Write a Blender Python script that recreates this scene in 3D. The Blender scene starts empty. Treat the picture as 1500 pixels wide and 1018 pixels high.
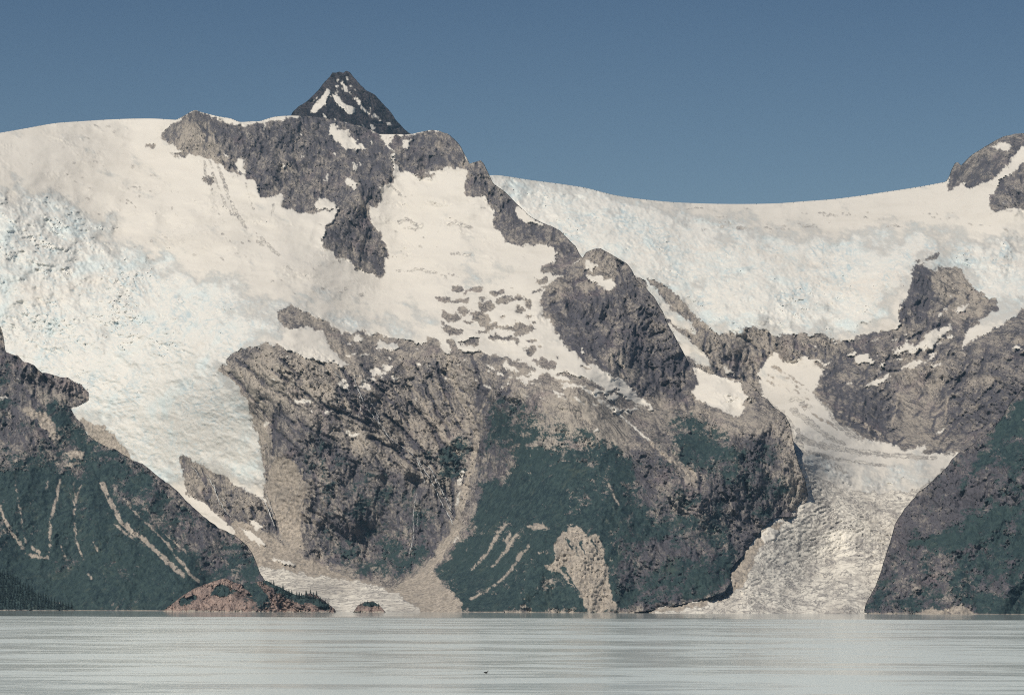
import bpy, math, random
import numpy as np
from mathutils import Matrix, Vector

# ------------------------------------------------------------------ camera, sky, sun, exposure
S = bpy.context.scene
COL = S.collection
F_PX, CX, HOR, CAM_H, ROLL = 5110.0, 750.0, 891.0, 5.0, 0.004
SUN_AZ, SUN_EL = math.radians(-138), math.radians(52)      # azimuth clockwise from +Y (view direction)

cam_d = bpy.data.cameras.new('camera')
cam = bpy.data.objects.new('camera', cam_d); COL.objects.link(cam)
cam_d.sensor_width = 36.0
cam_d.lens = F_PX / 1500 * 36.0
cam_d.shift_y = (HOR - 509.0) / 1500
cam_d.clip_start, cam_d.clip_end = 1.0, 60000.0
_c, _s = math.cos(ROLL), math.sin(ROLL)
cam.matrix_world = Matrix(((_c, -_s, 0, 0), (0, 0, -1, 0), (_s, _c, 0, CAM_H), (0, 0, 0, 1)))
S.camera = cam

w = bpy.data.worlds.new('World'); S.world = w; w.use_nodes = True
wn, wl = w.node_tree.nodes, w.node_tree.links
sky = wn.new('ShaderNodeTexSky'); sky.sky_type = 'NISHITA'; sky.sun_disc = False
sky.sun_elevation = SUN_EL; sky.sun_rotation = SUN_AZ
sky.altitude = 1500; sky.air_density = 1.0; sky.dust_density = 0.6; sky.ozone_density = 2.0
tint = wn.new('ShaderNodeMix'); tint.data_type = 'RGBA'; tint.blend_type = 'MULTIPLY'
tint.inputs[0].default_value = 1.0; tint.inputs[7].default_value = (0.60, 0.68, 0.74, 1)
tc = wn.new('ShaderNodeTexCoord'); sz = wn.new('ShaderNodeSeparateXYZ'); mr = wn.new('ShaderNodeMapRange'); gm = wn.new('ShaderNodeMix'); gm.data_type = 'RGBA'
wl.new(tc.outputs['Generated'], sz.inputs[0]); wl.new(sz.outputs[2], mr.inputs[0]); mr.inputs[1].default_value = 0.11; mr.inputs[2].default_value = 0.175
gm.inputs[6].default_value = (0.86, 0.91, 0.90, 1); gm.inputs[7].default_value = (0.57, 0.66, 0.73, 1)          # thicker air towards the horizon
wl.new(mr.outputs[0], gm.inputs[0]); wl.new(gm.outputs[2], tint.inputs[7]); wl.new(sky.outputs[0], tint.inputs[6]); wl.new(tint.outputs[2], wn['Background'].inputs[0])
wn['Background'].inputs[1].default_value = 0.05

sun_d = bpy.data.lights.new('sun', 'SUN'); sun_d.energy = 3.2; sun_d.angle = math.radians(0.5)
sun_d.color = (1.0, 0.93, 0.82)
sun = bpy.data.objects.new('sun', sun_d); COL.objects.link(sun)
_to = Vector((math.sin(SUN_AZ) * math.cos(SUN_EL), math.cos(SUN_AZ) * math.cos(SUN_EL), math.sin(SUN_EL)))
sun.rotation_euler = _to.to_track_quat('Z', 'Y').to_euler()
S.view_settings.view_transform = 'Standard'; S.view_settings.look = 'None'
S.cycles.use_denoising = False; S.cycles.pixel_filter_type = 'BLACKMAN_HARRIS'; S.cycles.filter_width = 1.1
S.view_settings.exposure = 0.20; S.view_settings.gamma = 1.0
HAZE = 1.8e-5

# ------------------------------------------------------------------ numeric helpers
def unproject(px, py, D):
    dx = (px - CX) / F_PX; dy = (HOR - py) / F_PX
    return np.stack([D * (dx * _c - dy * _s), D, CAM_H + D * (dx * _s + dy * _c)], -1)

_rng = np.random.default_rng(7)
_perm = _rng.permutation(4096); _ga = _rng.random(4096) * 2 * np.pi
_gx, _gy = np.cos(_ga), np.sin(_ga); _rv = _rng.random((4096, 2))
def _h(i, j): return _perm[(_perm[i & 4095] + j) & 4095]
def noise(x, y, seed=0):
    x = x + seed * 17.31; y = y + seed * 71.7
    i = np.floor(x).astype(np.int64); j = np.floor(y).astype(np.int64)
    fx, fy = x - i, y - j
    u = fx * fx * fx * (fx * (fx * 6 - 15) + 10); v = fy * fy * fy * (fy * (fy * 6 - 15) + 10)
    def g(a, b):
        k = _h(i + a, j + b); return _gx[k] * (fx - a) + _gy[k] * (fy - b)
    return 1.5 * ((g(0, 0) * (1 - u) + g(1, 0) * u) * (1 - v) + (g(0, 1) * (1 - u) + g(1, 1) * u) * v)
def fbm(x, y, lam, octs=5, gain=0.5, seed=0, ridged=False):
    t = np.zeros_like(x); a = 1.0; f = 1.0 / lam
    for k in range(octs):
        n = noise(x * f, y * f, seed + k)
        if ridged: n = 1 - 2.2 * np.abs(n)
        t += a * n; a *= gain; f *= 2.03
    return t
def cells(x, y, lam, seed=0):
    """distance to the nearest and second nearest cell point, and a random value of the cell"""
    x = x / lam + seed * 13.7; y = y / lam + seed * 5.3
    i = np.floor(x).astype(np.int64); j = np.floor(y).astype(np.int64)
    f1 = np.full(x.shape, 9.0); f2 = np.full(x.shape, 9.0); rv = np.zeros(x.shape)
    for a in (-1, 0, 1):
        for b in (-1, 0, 1):
            k = _h(i + a, j + b)
            d = np.hypot(i + a + _rv[k, 0] - x, j + b + _rv[k, 1] - y)
            near = d < f1
            f2 = np.where(near, f1, np.minimum(f2, d)); rv = np.where(near, _rv[k, 0] * 0.7 + _rv[k, 1] * 0.3, rv)
            f1 = np.where(near, d, f1)
    return f1, f2, rv
def sstep(a, b, x):
    t = np.clip((x - a) / (b - a), 0, 1); return t * t * (3 - 2 * t)

# pixel canvas on which zones are traced (photo pixels with a margin)
OX, OY, CW, CH = 90, 0, 1690, 920
def raster(poly):
    p = np.array(poly, float); m = np.zeros((CH, CW), bool)
    y0 = max(0, int(p[:, 1].min()) - 1); y1 = min(CH, int(p[:, 1].max()) + 2)
    xs = np.arange(CW) - OX + 0.0
    q = np.roll(p, -1, 0)
    for r in range(y0, y1):
        y = r + 0.01
        c = ((p[:, 1] <= y) & (q[:, 1] > y)) | ((q[:, 1] <= y) & (p[:, 1] > y))
        if not c.any(): continue
        xc = np.sort(p[c, 0] + (y - p[c, 1]) / (q[c, 1] - p[c, 1]) * (q[c, 0] - p[c, 0]))
        for a, b in zip(xc[::2], xc[1::2]): m[r, (xs >= a) & (xs < b)] = True
    return m
def ellipse(cx, cy, rx, ry, n=22, wob=0.42):
    r = random.Random(int(cx * 31 + cy)); out = []
    for k in range(n):
        t = 2 * math.pi * k / n; q = 1 + r.uniform(-wob, wob)
        out.append((cx + rx * q * math.cos(t), cy + ry * q * math.sin(t)))
    return out
def stroke(pts, w0, w1=None):
    w1 = w0 if w1 is None else w1; n = len(pts); L, R = [], []
    for k, (x, y) in enumerate(pts):
        a = pts[max(0, k - 1)]; b = pts[min(n - 1, k + 1)]
        tx, ty = b[0] - a[0], b[1] - a[1]; l = math.hypot(tx, ty) or 1
        hw = (w0 + (w1 - w0) * k / (n - 1)) / 2
        L.append((x - ty / l * hw, y + tx / l * hw)); R.append((x + ty / l * hw, y - tx / l * hw))
    return L + R[::-1]
def roughen(pts, amp, seed=1, step=3.0):
    out = []
    for (a, b), (c, d) in zip(pts, pts[1:]):
        n = max(1, int(math.hypot(c - a, d - b) / step))
        for k in range(n): out.append((a + (c - a) * k / n, b + (d - b) * k / n))
    out.append(pts[-1]); o = np.array(out); s = np.arange(len(o)) * step
    o[:, 1] += amp * fbm(s, s * 0 + seed * 3.3, 22, 4, 0.6, seed)
    return [tuple(v) for v in o]
def smooth_line(pts, step=4.0):
    """Catmull-Rom through the points, for snow skylines"""
    p = np.array(pts, float); p = np.vstack([2 * p[0] - p[1], p, 2 * p[-1] - p[-2]]); out = []
    for k in range(1, len(p) - 2):
        n = max(1, int(np.hypot(*(p[k + 1] - p[k])) / step))
        for t in np.arange(n) / n:
            out.append(tuple(0.5 * (2 * p[k] + (p[k + 1] - p[k - 1]) * t + (2 * p[k - 1] - 5 * p[k] + 4 * p[k + 1] - p[k + 2]) * t * t
                       + (3 * p[k] - p[k - 1] - 3 * p[k + 1] + p[k + 2]) * t ** 3)))
    out.append(tuple(p[-2])); return out
def blur(m, r):
    m = m.astype(np.float32)
    for _ in range(2):
        for ax in (0, 1):
            k = int(r); pad = [(0, 0), (0, 0)]; pad[ax] = (k + 1, k)
            c = np.cumsum(np.pad(m, pad, mode='edge'), axis=ax)
            n = m.shape[ax]
            m = (np.take(c, np.arange(2 * k + 1, n + 2 * k + 1), ax) - np.take(c, np.arange(0, n), ax)) / (2 * k + 1)
    return m
def look(m, px, py):
    x = np.clip(px + OX, 0, CW - 1.01); y = np.clip(py - OY, 0, CH - 1.01)
    i = x.astype(int); j = y.astype(int); u = x - i; v = y - j
    return (m[j, i] * (1 - u) + m[j, i + 1] * u) * (1 - v) + (m[j + 1, i] * (1 - u) + m[j + 1, i + 1] * u) * v
def depth_field(ctrl):
    c = np.array(ctrl, float); P = c[:, :2] / 300.0; n = len(c)
    def k(d2): return 0.5 * d2 * np.log(d2 + 1e-9)
    A = np.zeros((n + 3, n + 3)); d2 = ((P[:, None] - P[None]) ** 2).sum(-1)
    A[:n, :n] = k(d2) + np.eye(n) * 0.004; A[:n, n] = 1; A[:n, n + 1:] = P; A[n:, :n] = A[:n, n:].T
    W = np.linalg.solve(A, np.concatenate([c[:, 2], np.zeros(3)]))
    gx = np.arange(-OX, CW - OX + 8, 8.0); gy = np.arange(0, CH + 8, 8.0); X, Y = np.meshgrid(gx, gy)
    Q = np.stack([X, Y], -1).reshape(-1, 2) / 300.0
    v = k(((Q[:, None] - P[None]) ** 2).sum(-1)) @ W[:n] + W[n] + Q @ W[n + 1:]
    G = v.reshape(X.shape)
    def f(px, py):
        x = np.clip((px + OX) / 8, 0, G.shape[1] - 1.01); y = np.clip(py / 8, 0, G.shape[0] - 1.01)
        i = x.astype(int); j = y.astype(int); u = x - i; t = y - j
        return (G[j, i] * (1 - u) + G[j, i + 1] * u) * (1 - t) + (G[j + 1, i] * (1 - u) + G[j + 1, i + 1] * u) * t
    return f

# ------------------------------------------------------------------ materials
class NT:
    def __init__(s, name):
        s.m = bpy.data.materials.new(name); s.m.use_nodes = True
        s.t = s.m.node_tree; s.n, s.l = s.t.nodes, s.t.links
        s.p = s.n['Principled BSDF']; s.geo = s.n.new('ShaderNodeNewGeometry').outputs['Position']
        s.p.inputs['Specular IOR Level'].default_value = 0.25; s.deep = 1.0
    def put(s, sock, v):
        if hasattr(v, 'is_linked'): s.l.new(v, sock)
        else: sock.default_value = v if not isinstance(v, tuple) or len(v) != 3 or sock.type != 'RGBA' else (*v, 1)
    def attr(s, name, comp=None):
        a = s.n.new('ShaderNodeAttribute'); a.attribute_name = name
        if comp is None: return a.outputs['Fac']
        sp = s.n.new('ShaderNodeSeparateColor'); s.l.new(a.outputs['Color'], sp.inputs[0]); return sp.outputs[comp]
    def pos(s, scale=(1, 1, 1), rot=(0, 0, 0)):
        m = s.n.new('ShaderNodeMapping'); m.vector_type = 'TEXTURE'; s.l.new(s.geo, m.inputs[0]); m.inputs['Scale'].default_value = scale
        m.inputs['Rotation'].default_value = rot
        return m.outputs[0]
    def noise(s, size, detail=5, rough=0.6, dist=0.0, stretch=(1, 1, 1), rot=(0, 0, 0)):
        n = s.n.new('ShaderNodeTexNoise'); s.l.new(s.pos((size / stretch[0], size / stretch[1] / s.deep, size / stretch[2]), rot), n.inputs['Vector'])
        n.inputs['Scale'].default_value = 1; n.inputs['Detail'].default_value = detail
        n.inputs['Roughness'].default_value = rough; n.inputs['Distortion'].default_value = dist
        return n.outputs['Fac']
    def voro(s, size, stretch=(1, 1, 1), feature='F1'):
        n = s.n.new('ShaderNodeTexVoronoi'); n.feature = feature
        s.l.new(s.pos(tuple(size / c for c in stretch)), n.inputs['Vector']); n.inputs['Scale'].default_value = 1
        return n.outputs['Distance']
    def ramp(s, v, a, b, lo=0.0, hi=1.0):
        r = s.n.new('ShaderNodeMapRange'); r.interpolation_type = 'SMOOTHSTEP'
        s.put(r.inputs[0], v); r.inputs[1].default_value = a; r.inputs[2].default_value = b
        s.put(r.inputs[3], lo); s.put(r.inputs[4], hi); return r.outputs[0]
    def math(s, op, a, b=0.0, clamp=False):
        m = s.n.new('ShaderNodeMath'); m.operation = op; m.use_clamp = clamp
        s.put(m.inputs[0], a); s.put(m.inputs[1], b); return m.outputs[0]
    def mix(s, f, a, b):
        m = s.n.new('ShaderNodeMix'); m.data_type = 'RGBA'
        s.put(m.inputs[0], f); s.put(m.inputs[6], a); s.put(m.inputs[7], b); return m.outputs[2]
    def done(s, col, rough=0.85):
        s.put(s.p.inputs['Base Color'], col); s.put(s.p.inputs['Roughness'], rough); return s.m

def terrain_material(name, rock_light, rock_dark, rock_red=0.0):
    k = NT(name); k.deep = 0.3          # slopes lean back: patterns run deeper along the slope than across it
    snow, ice, veg = (k.attr('zone_a', c) for c in (0, 1, 2))
    scree, dirt, tone = (k.attr('zone_b', c) for c in (0, 1, 2))
    # rock: bedding planes, vertical joints, cracks and stains
    big = k.noise(170, 5, 0.6, 0.6); bed = k.noise(20, 6, 0.72, 0.6, (.25, .6, 1), (0, 0.85, 0))
    joint = k.noise(13, 5, 0.7, 0.4, (1, .6, .2), (0, -0.15, 0)); fine = k.noise(4.5, 4, 0.85)
    t = k.math('ADD', k.math('MULTIPLY', big, 0.5), k.math('MULTIPLY', bed, 0.95))
    t = k.math('ADD', t, k.math('MULTIPLY', joint, 0.65)); t = k.math('ADD', t, k.math('MULTIPLY', fine, 0.9))
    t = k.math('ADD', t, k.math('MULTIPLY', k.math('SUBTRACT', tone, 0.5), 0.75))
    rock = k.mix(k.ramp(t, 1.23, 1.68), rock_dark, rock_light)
    def cracks(n, w, f):
        return k.math('MULTIPLY', k.ramp(k.math('ABSOLUTE', k.math('SUBTRACT', n, 0.5)), 0.0, w, 1, 0), f)
    dark = tuple(c * 0.5 for c in rock_dark)
    gate = k.ramp(k.noise(60, 3, .6), .42, .6)
    rock = k.mix(k.ramp(k.noise(70, 4, 0.6, 0.4), 0.55, 0.72, 0, 0.4), rock, tuple(0.5 * (a + b) * q for a, b, q in zip(rock_light, rock_dark, (1.0, .86, .98))))       # rusty violet stain
    rock = k.mix(k.math('MULTIPLY', cracks(k.noise(30, 7, 0.7, 1.0, (.35, .6, 1), (0, 0.9, 0)), 0.035, 0.85), gate), rock, dark)
    rock = k.mix(cracks(k.noise(24, 6, 0.7, 0.8, (1, .6, .25), (0, -.1, 0)), 0.022, 0.75), rock, dark)
    rock = k.mix(k.ramp(k.noise(4, 3, 0.8), 0.56, 0.66, 0, 0.5), rock, dark)
    # loose stones
    sc = k.mix(k.ramp(k.noise(5, 5, 0.8), 0.38, 0.62), (0.27, 0.235, 0.195), (0.52, 0.45, 0.37))
    sc = k.mix(k.ramp(k.noise(40, 5, 0.7), 0.50, 0.66, 0, .5), sc, (0.24, 0.215, 0.19))
    sc = k.mix(k.ramp(k.noise(9, 4, 0.8, .6, (1, 1, .4), (0, .4, 0)), 0.54, 0.64, 0, .7), sc, (0.17, 0.155, 0.145))
    # alder scrub and grass
    vg = k.mix(k.ramp(k.noise(6, 6, 0.85, .3, (1, 1, .5), (0, .3, 0)), 0.40, 0.62), (0.013, 0.028, 0.033), (0.048, 0.077, 0.072))
    vg = k.mix(k.ramp(k.noise(24, 6, 0.75, 1), 0.54, 0.70, 0, .5), vg, (0.10, 0.118, 0.085))
    vg = k.mix(k.ramp(k.noise(12, 6, 0.8, .6), 0.60, 0.68, 0, .7), vg, (0.20, 0.185, 0.17))
    vg = k.mix(k.ramp(k.noise(120, 5, 0.7), 0.44, 0.66, 0, .5), vg, (0.036, 0.062, 0.058))
    # snow with summer dust
    sn = k.mix(k.ramp(k.noise(110, 6, 0.65, 0.8, (.5, 1, 1.6), (0, .3, 0)), 0.45, 0.75, 0, 0.5), (0.745, 0.70, 0.625), (0.64, 0.595, 0.52))
    sn = k.mix(cracks(k.noise(40, 5, 0.7, 1.2, (.3, 1, 1.4), (0, .35, 0)), 0.012, k.ramp(k.noise(120, 4, .6), .52, .62, 0, .5)), sn, (0.46, 0.43, 0.39))
    sn = k.mix(k.ramp(k.noise(14, 5, 0.75, 1.2, (.4, 1, 1.4), (0, .35, 0)), 0.62, 0.72, 0, 0.5), sn, (0.50, 0.47, 0.42))
    # glacier ice
    ic = k.mix(k.ramp(k.noise(80, 5, 0.62, 0.5), 0.50, 0.68, 0, 0.6), (0.79, 0.76, 0.695), (0.66, 0.765, 0.765))
    ic = k.mix(k.ramp(k.noise(8, 5, 0.75, .3, (1, 1, 1.5), (0, .3, 0)), 0.52, 0.68, 0, 0.6), ic, (0.54, 0.645, 0.66))
    ic = k.mix(k.ramp(k.noise(160, 5, .65, .8, (.5, 1, 1), (0, .6, 0)), .52, .66, 0, .35), ic, (.74, .655, .56))
    ic = k.mix(k.ramp(k.noise(5, 5, 0.8, 0.6, (0.5, 1, 1.2), (0, .4, 0)), 0.56, 0.68, 0, k.ramp(k.noise(60, 3, .6), .4, .6, .35, .95)), ic, (0.46, 0.45, 0.425))
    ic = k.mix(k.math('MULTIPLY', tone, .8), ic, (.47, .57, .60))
    # debris on the ice
    band = k.noise(26, 6, 0.72, 1.6, (.35, .8, 1), (0, -.35, 0))
    dt = k.mix(k.ramp(k.noise(100, 5, .65, 1), 0.42, 0.66), (0.84, 0.79, 0.69), (0.66, 0.61, 0.53))
    dt = k.mix(k.ramp(band, 0.48, 0.61, 0, .7), dt, (0.40, 0.37, 0.335))
    dt = k.mix(k.ramp(k.noise(12, 6, 0.75, 1.2, (.4, .8, 1), (0, -.4, 0)), 0.53, 0.63, 0, .65), dt, (0.32, 0.30, 0.28))
    dt = k.mix(cracks(k.noise(20, 6, 0.7, 1.2, (.4, .8, 1), (0, -.5, 0)), 0.035, 0.85), dt, (0.17, 0.16, 0.16))
    dt = k.mix(k.ramp(k.noise(5, 5, 0.8), 0.57, 0.68, 0, 0.6), dt, (0.22, 0.205, 0.19))
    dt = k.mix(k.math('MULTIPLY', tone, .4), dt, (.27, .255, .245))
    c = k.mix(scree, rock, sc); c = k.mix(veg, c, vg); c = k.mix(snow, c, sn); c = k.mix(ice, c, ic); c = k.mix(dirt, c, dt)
    return k.done(c, 0.85)

M_rock = terrain_material('mountain rock, scrub and snow', (0.415, 0.365, 0.305), (0.098, 0.092, 0.104))
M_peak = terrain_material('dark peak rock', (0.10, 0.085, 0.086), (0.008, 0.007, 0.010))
M_ice = terrain_material('glacier ice and snow', (0.415, 0.365, 0.305), (0.098, 0.092, 0.104))
M_red = terrain_material('reddish shore rock', (0.40, 0.295, 0.245), (0.13, 0.098, 0.09))

# ------------------------------------------------------------------ terrain layers
def mesh_object(name, V, Fq, mat, za=None, zb=None, smooth=True):
    me = bpy.data.meshes.new(name); n, m = len(V), len(Fq)
    me.vertices.add(n); me.vertices.foreach_set('co', V.astype(np.float32).ravel())
    me.loops.add(m * 4); me.loops.foreach_set('vertex_index', Fq.astype(np.int32).ravel())
    me.polygons.add(m); me.polygons.foreach_set('loop_start', np.arange(0, m * 4, 4, dtype=np.int32))
    me.polygons.foreach_set('loop_total', np.full(m, 4, np.int32))
    me.update(calc_edges=True)
    if smooth: me.polygons.foreach_set('use_smooth', np.ones(m, bool))
    for nm, z in (('zone_a', za), ('zone_b', zb)):
        if z is None: continue
        a = me.attributes.new(nm, 'FLOAT_COLOR', 'POINT')
        a.data.foreach_set('color', np.concatenate([z, np.ones((n, 1))], 1).astype(np.float32).ravel())
    me.materials.append(mat)
    o = bpy.data.objects.new(name, me); COL.objects.link(o); return o

ZONES = ('rock', 'snow', 'ice', 'veg', 'scree', 'dirt')
class Layer:
    """one continuous piece of terrain: outline, distance, ground-cover zones, relief"""
    def __init__(s, outline, ctrl, step=1.2, warp=2.8, seed=1):
        s.outline, s.step, s.warp, s.seed = outline, step, warp, seed
        s.D = depth_field(ctrl); s.zone = np.zeros((CH, CW), np.int8); s.vegp = np.zeros((CH, CW), np.float32)
        s.tone = np.full((CH, CW), 0.5, np.float32); s.owner = np.zeros((CH, CW), np.int8); s.calm = np.ones((CH, CW), np.float32)
        s.thin = []; s.cuts = []; s.fade = 24; s.steep = np.zeros((CH, CW), np.float32)
    def paint(s, kind, *polys, owner=None):
        for p in polys:
            m = raster(p); s.zone[m] = ZONES.index(kind)
            if owner is not None: s.owner[m] = owner
    def own(s, owner, *polys):
        for p in polys: s.owner[raster(p)] = owner
    def scrub(s, prob, *polys):
        for p in polys: s.vegp[raster(p)] = prob
    def shade(s, tone, *polys):
        for p in polys: s.tone[raster(p)] = tone
    def cut(s, n, poly, a0, a1, l0, l1, w0=1.2, w1=3.2):
        """fissures and gullies: n of them inside the outline, running at a0..a1 degrees below the horizontal"""
        p = np.array(poly); q = np.roll(p, -1, 0); r = random.Random(n * 7 + int(p[0, 0])); got = 0
        for _ in range(n * 12):
            if got >= n: break
            x, y = r.uniform(*sorted((p[:, 0].min(), p[:, 0].max()))), r.uniform(p[:, 1].min(), p[:, 1].max())
            c = (p[:, 1] <= y) != (q[:, 1] <= y)
            if (p[c, 0] + (y - p[c, 1]) / (q[c, 1] - p[c, 1]) * (q[c, 0] - p[c, 0]) < x).sum() % 2 == 0: continue
            got += 1; a = math.radians(r.uniform(a0, a1)); l = l0 + (l1 - l0) * r.random() ** 2; pts = [(x, y)]; n_ = max(3, int(l / 5))
            for _k in range(n_):
                a += r.gauss(0, .16); x += l / n_ * math.cos(a); y += l / n_ * math.sin(a); pts.append((x, y))
            w = r.uniform(w0, w1); m = n_ // 2
            s.cuts.append(stroke(pts[:m + 1], w * .4, w)); s.cuts.append(stroke(pts[m:], w, w * .3))
    def upright(s, *polys):
        for p in polys: s.steep[raster(p)] = 1
    def quiet(s, v, *polys):
        for p in polys: s.calm[raster(p)] = v
    def line(s, kind, pts, w0, w1=None): s.thin.append((kind, stroke(pts, w0, w1)))
    def build(s, names, mats, back=900.0, drop=0.45):
        st = s.step; p = np.array(s.outline)
        x0, x1 = max(p[:, 0].min(), -80), min(p[:, 0].max(), 1580); y0, y1 = p[:, 1].min() - st, min(p[:, 1].max(), 915)
        xs = np.arange(x0, x1 + st, st); ys = np.arange(y0, y1 + st, st)
        PX, PY = np.meshgrid(xs, ys); q = np.roll(p, -1, 0)
        ins = np.zeros(PX.shape, bool); top = np.full(len(xs), 1e9)
        for (a, b), (c, d) in zip(p, q):               # even-odd, one outline edge at a time, by columns
            if a == c: continue
            lo, hi = min(a, c), max(a, c)
            cols = np.nonzero((xs >= lo) & (xs < hi))[0]
            if not len(cols): continue
            yc = b + (xs[cols] - a) / (c - a) * (d - b)
            ins[:, cols] ^= PY[:, cols] >= yc[None]; top[cols] = np.minimum(top[cols], yc)
        ti = np.argmax(ins, 0); has = ins.any(0)
        for j in np.nonzero(has)[0]:                   # the rim follows the traced ridge, not the grid
            i = ti[j]
            if i > 0 and 0 <= PY[i, j] - top[j] <= st * 1.01: PY[i, j] = top[j]
        x, y = PX.ravel(), PY.ravel(); sd = s.seed
        # zones, edges broken up by noise
        wx = x + s.warp * 1.3 * fbm(x, y, 16, 4, 0.72, sd + 20); wy = y + s.warp * 1.3 * fbm(x, y, 16, 4, 0.72, sd + 40)
        Z = {k: sstep(.32, .68, look(blur(s.zone == n, 1), wx, wy)) for n, k in enumerate(ZONES)}
        soft = look(blur(np.isin(s.zone, (2,)), s.fade), x + 14 * fbm(x, y, 50, 4, .6, sd + 3), y + 14 * fbm(x, y, 50, 4, .6, sd + 4))
        frozen = Z['snow'] + Z['ice']; ice_f = sstep(0.18, 0.85, soft + 0.30 * fbm(x, y * 1.6 - .5 * x, 45, 5, .7, sd + 5))
        Z['ice'] = frozen * ice_f; Z['snow'] = frozen * (1 - ice_f)
        vp = look(blur(s.vegp, 9 if s.step > .75 else 2), wx, wy)
        vn = 0.5 + 0.27 * fbm(x * 0.8 + y * 0.25, y, 60, 7, 0.92, sd + 60)
        veg = sstep(-0.10, 0.10, vp * 1.15 - 0.08 - vn) * (vp > 0.02) * np.clip(Z['rock'], 0, 1)
        Z['veg'] = np.maximum(Z['veg'], veg)
        for kind in dict.fromkeys(k for k, _ in s.thin):
            cv = np.zeros((CH, CW), bool)
            for k2, poly in s.thin:
                if k2 == kind: cv |= raster(poly)
            m = look(blur(cv, 1), x + 0.45 * (wx - x), y + 0.45 * (wy - y)); m = sstep(0.16, 0.5, m * (0.85 + 0.8 * fbm(x, y, 12, 4, .7, sd + 9) + .5 * fbm(x, y, 4, 2, .7, sd + 29)))
            for k in Z: Z[k] = Z[k] * (1 - m)
            Z[kind] = Z[kind] + m
        cv = np.zeros((CH, CW), bool)
        for poly in s.cuts: cv |= raster(poly)
        groove = look(blur(cv, 1), x + .4 * (wx - x), y + .4 * (wy - y)) * np.clip(Z['rock'], 0, 1)
        groove_w = look(blur(cv, 3), x + .5 * (wx - x), y + .5 * (wy - y))
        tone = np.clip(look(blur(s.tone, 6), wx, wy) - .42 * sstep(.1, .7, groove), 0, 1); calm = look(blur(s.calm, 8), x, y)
        # relief along the line of sight
        W = {k: look(blur(s.zone == n, 3), x + .6 * (wx - x), y + .6 * (wy - y)) for n, k in enumerate(ZONES)}; fz = W['snow'] + W['ice']
        W['ice'] = fz * ice_f; W['snow'] = fz * (1 - ice_f); W['veg'] = np.clip(Z['veg'], 0, 1)
        rock = np.clip(W['rock'] - .6 * veg, 0, 1) * calm
        D = s.D(x, y)
        a = x * 0.92 + y * 0.38; b = (y * 0.92 - x * 0.38) * 0.55
        R = 24 * fbm(a, b, 130, 3, .5, sd, True) * (0.35 + 0.65 * look(blur(np.isin(s.zone, (0, 3, 4)), 12), x, y)) * (0.3 + 0.7 * calm)
        st_ = look(blur(s.steep, 8), x, y); rr_ = 0.0
        for ang, wgt in ((48, 1 - st_), (82, st_)):
            ca, sa = math.cos(math.radians(ang)), math.sin(math.radians(ang)); k0 = sd + ang
            bend = 14 * fbm(x, y, 90, 3, .5, k0 + 1)
            e, f = (x * ca + y * sa) / 2.6, -x * sa + y * ca + bend
            def bil(lam, q): return np.abs(noise(e / lam, f / lam, k0 + q)) - .25
            rr_ = rr_ + wgt * (20 * bil(46, 2) + 15 * bil(21, 3) + 10 * bil(10, 4) + 6 * bil(5, 5))
        f1, f2, cv = cells(x + 4 * fbm(x, y, 12, 3, .6, sd + 15), y * .8 + 4 * fbm(x, y, 12, 3, .6, sd + 16), 13, sd + 2)
        R += rock * (-13 * groove - 9 * groove_w) + rock * (1.25 * rr_ + 7 * (cv - .5) - 4 * sstep(.12, 0, f2 - f1) + 2.6 * fbm(x, y, 4.2, 2, .7, sd + 18))
        R += W['scree'] * (3.2 * fbm(x, y, 5, 3, .7, sd + 10) + 3 * fbm(x, y, 24, 3, .6, sd + 27))
        R += np.clip(W['veg'], 0, 1) * (2.5 * fbm(a, b, 22, 4, .6, sd + 11) + 1.3 * fbm(x, y, 4.5, 2, .6, sd + 12))
        sv = fbm(x + .9 * y, y * 2.2 - .9 * x, 60, 4, .6, sd + 24)
        R += W['snow'] * (10 * fbm(x, y * 1.8, 60, 4, .45, sd + 13) + 14 * fbm(x + .5 * y, y * 1.7 - .6 * x, 130, 3, .5, sd + 23) + 3.0 * np.clip(sv, 0, 1) * fbm(x, y * 1.5 - .4 * x, 9, 4, .65, sd + 25, True))
        wob = 6 * fbm(x, y, 30, 3, .5, sd + 14); rough_ = 0.45 + 1.1 * np.clip(.5 + fbm(x + .6 * y, y * 1.3 - .6 * x, 75, 4, .6, sd + 26), 0, 1)
        f1, f2, cv = cells(x * .8 + wob, (y - 0.35 * x) * 1.7 + wob, 7, sd + 3)
        big = 11 * fbm(x + .3 * y, 1.4 * y - .5 * x, 60, 4, .6, sd + 16, True)
        cr = np.zeros_like(x)
        for a_, lam, sd_ in ((-24, 8, 31), (-6, 6, 33), (14, 7, 35), (40, 9, 37)):
            ca, sa = math.cos(math.radians(a_)), math.sin(math.radians(a_)); bx_ = 5 * fbm(x, y, 26, 3, .5, sd + sd_)
            cr = np.maximum(cr, sstep(.17, .03, np.abs(noise(((x * ca + y * sa) / 3.2 + bx_) / lam, ((-x * sa + y * ca) + bx_) / lam, sd + sd_))) * sstep(.30, .95, .5 + .42 * noise(x / 34, y / 34, sd + sd_ + 1) + .42 * noise(x / 9, y / 9, sd + sd_ + 2)))
        cr *= np.clip(rough_ - .25, .25, 1.1)
        R -= W['ice'] * 2.4 * cr + W['dirt'] * 2.2 * cr * calm
        R += W['ice'] * (-5 + .7 * big + .62 * rough_ * (1.6 * (cv - .5) + 2.6 * fbm(x * .8 + .4 * y, y * 1.5 - .5 * x, 12, 4, .60, sd + 21, True) + 1.8 * fbm(x, y * 1.3, 4.5, 3, .7, sd + 22)))
        f1, f2, dv = cells(x * 0.75 + wob, y * 1.6 + .6 * x + wob, 3.6, sd + 5)
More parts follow.
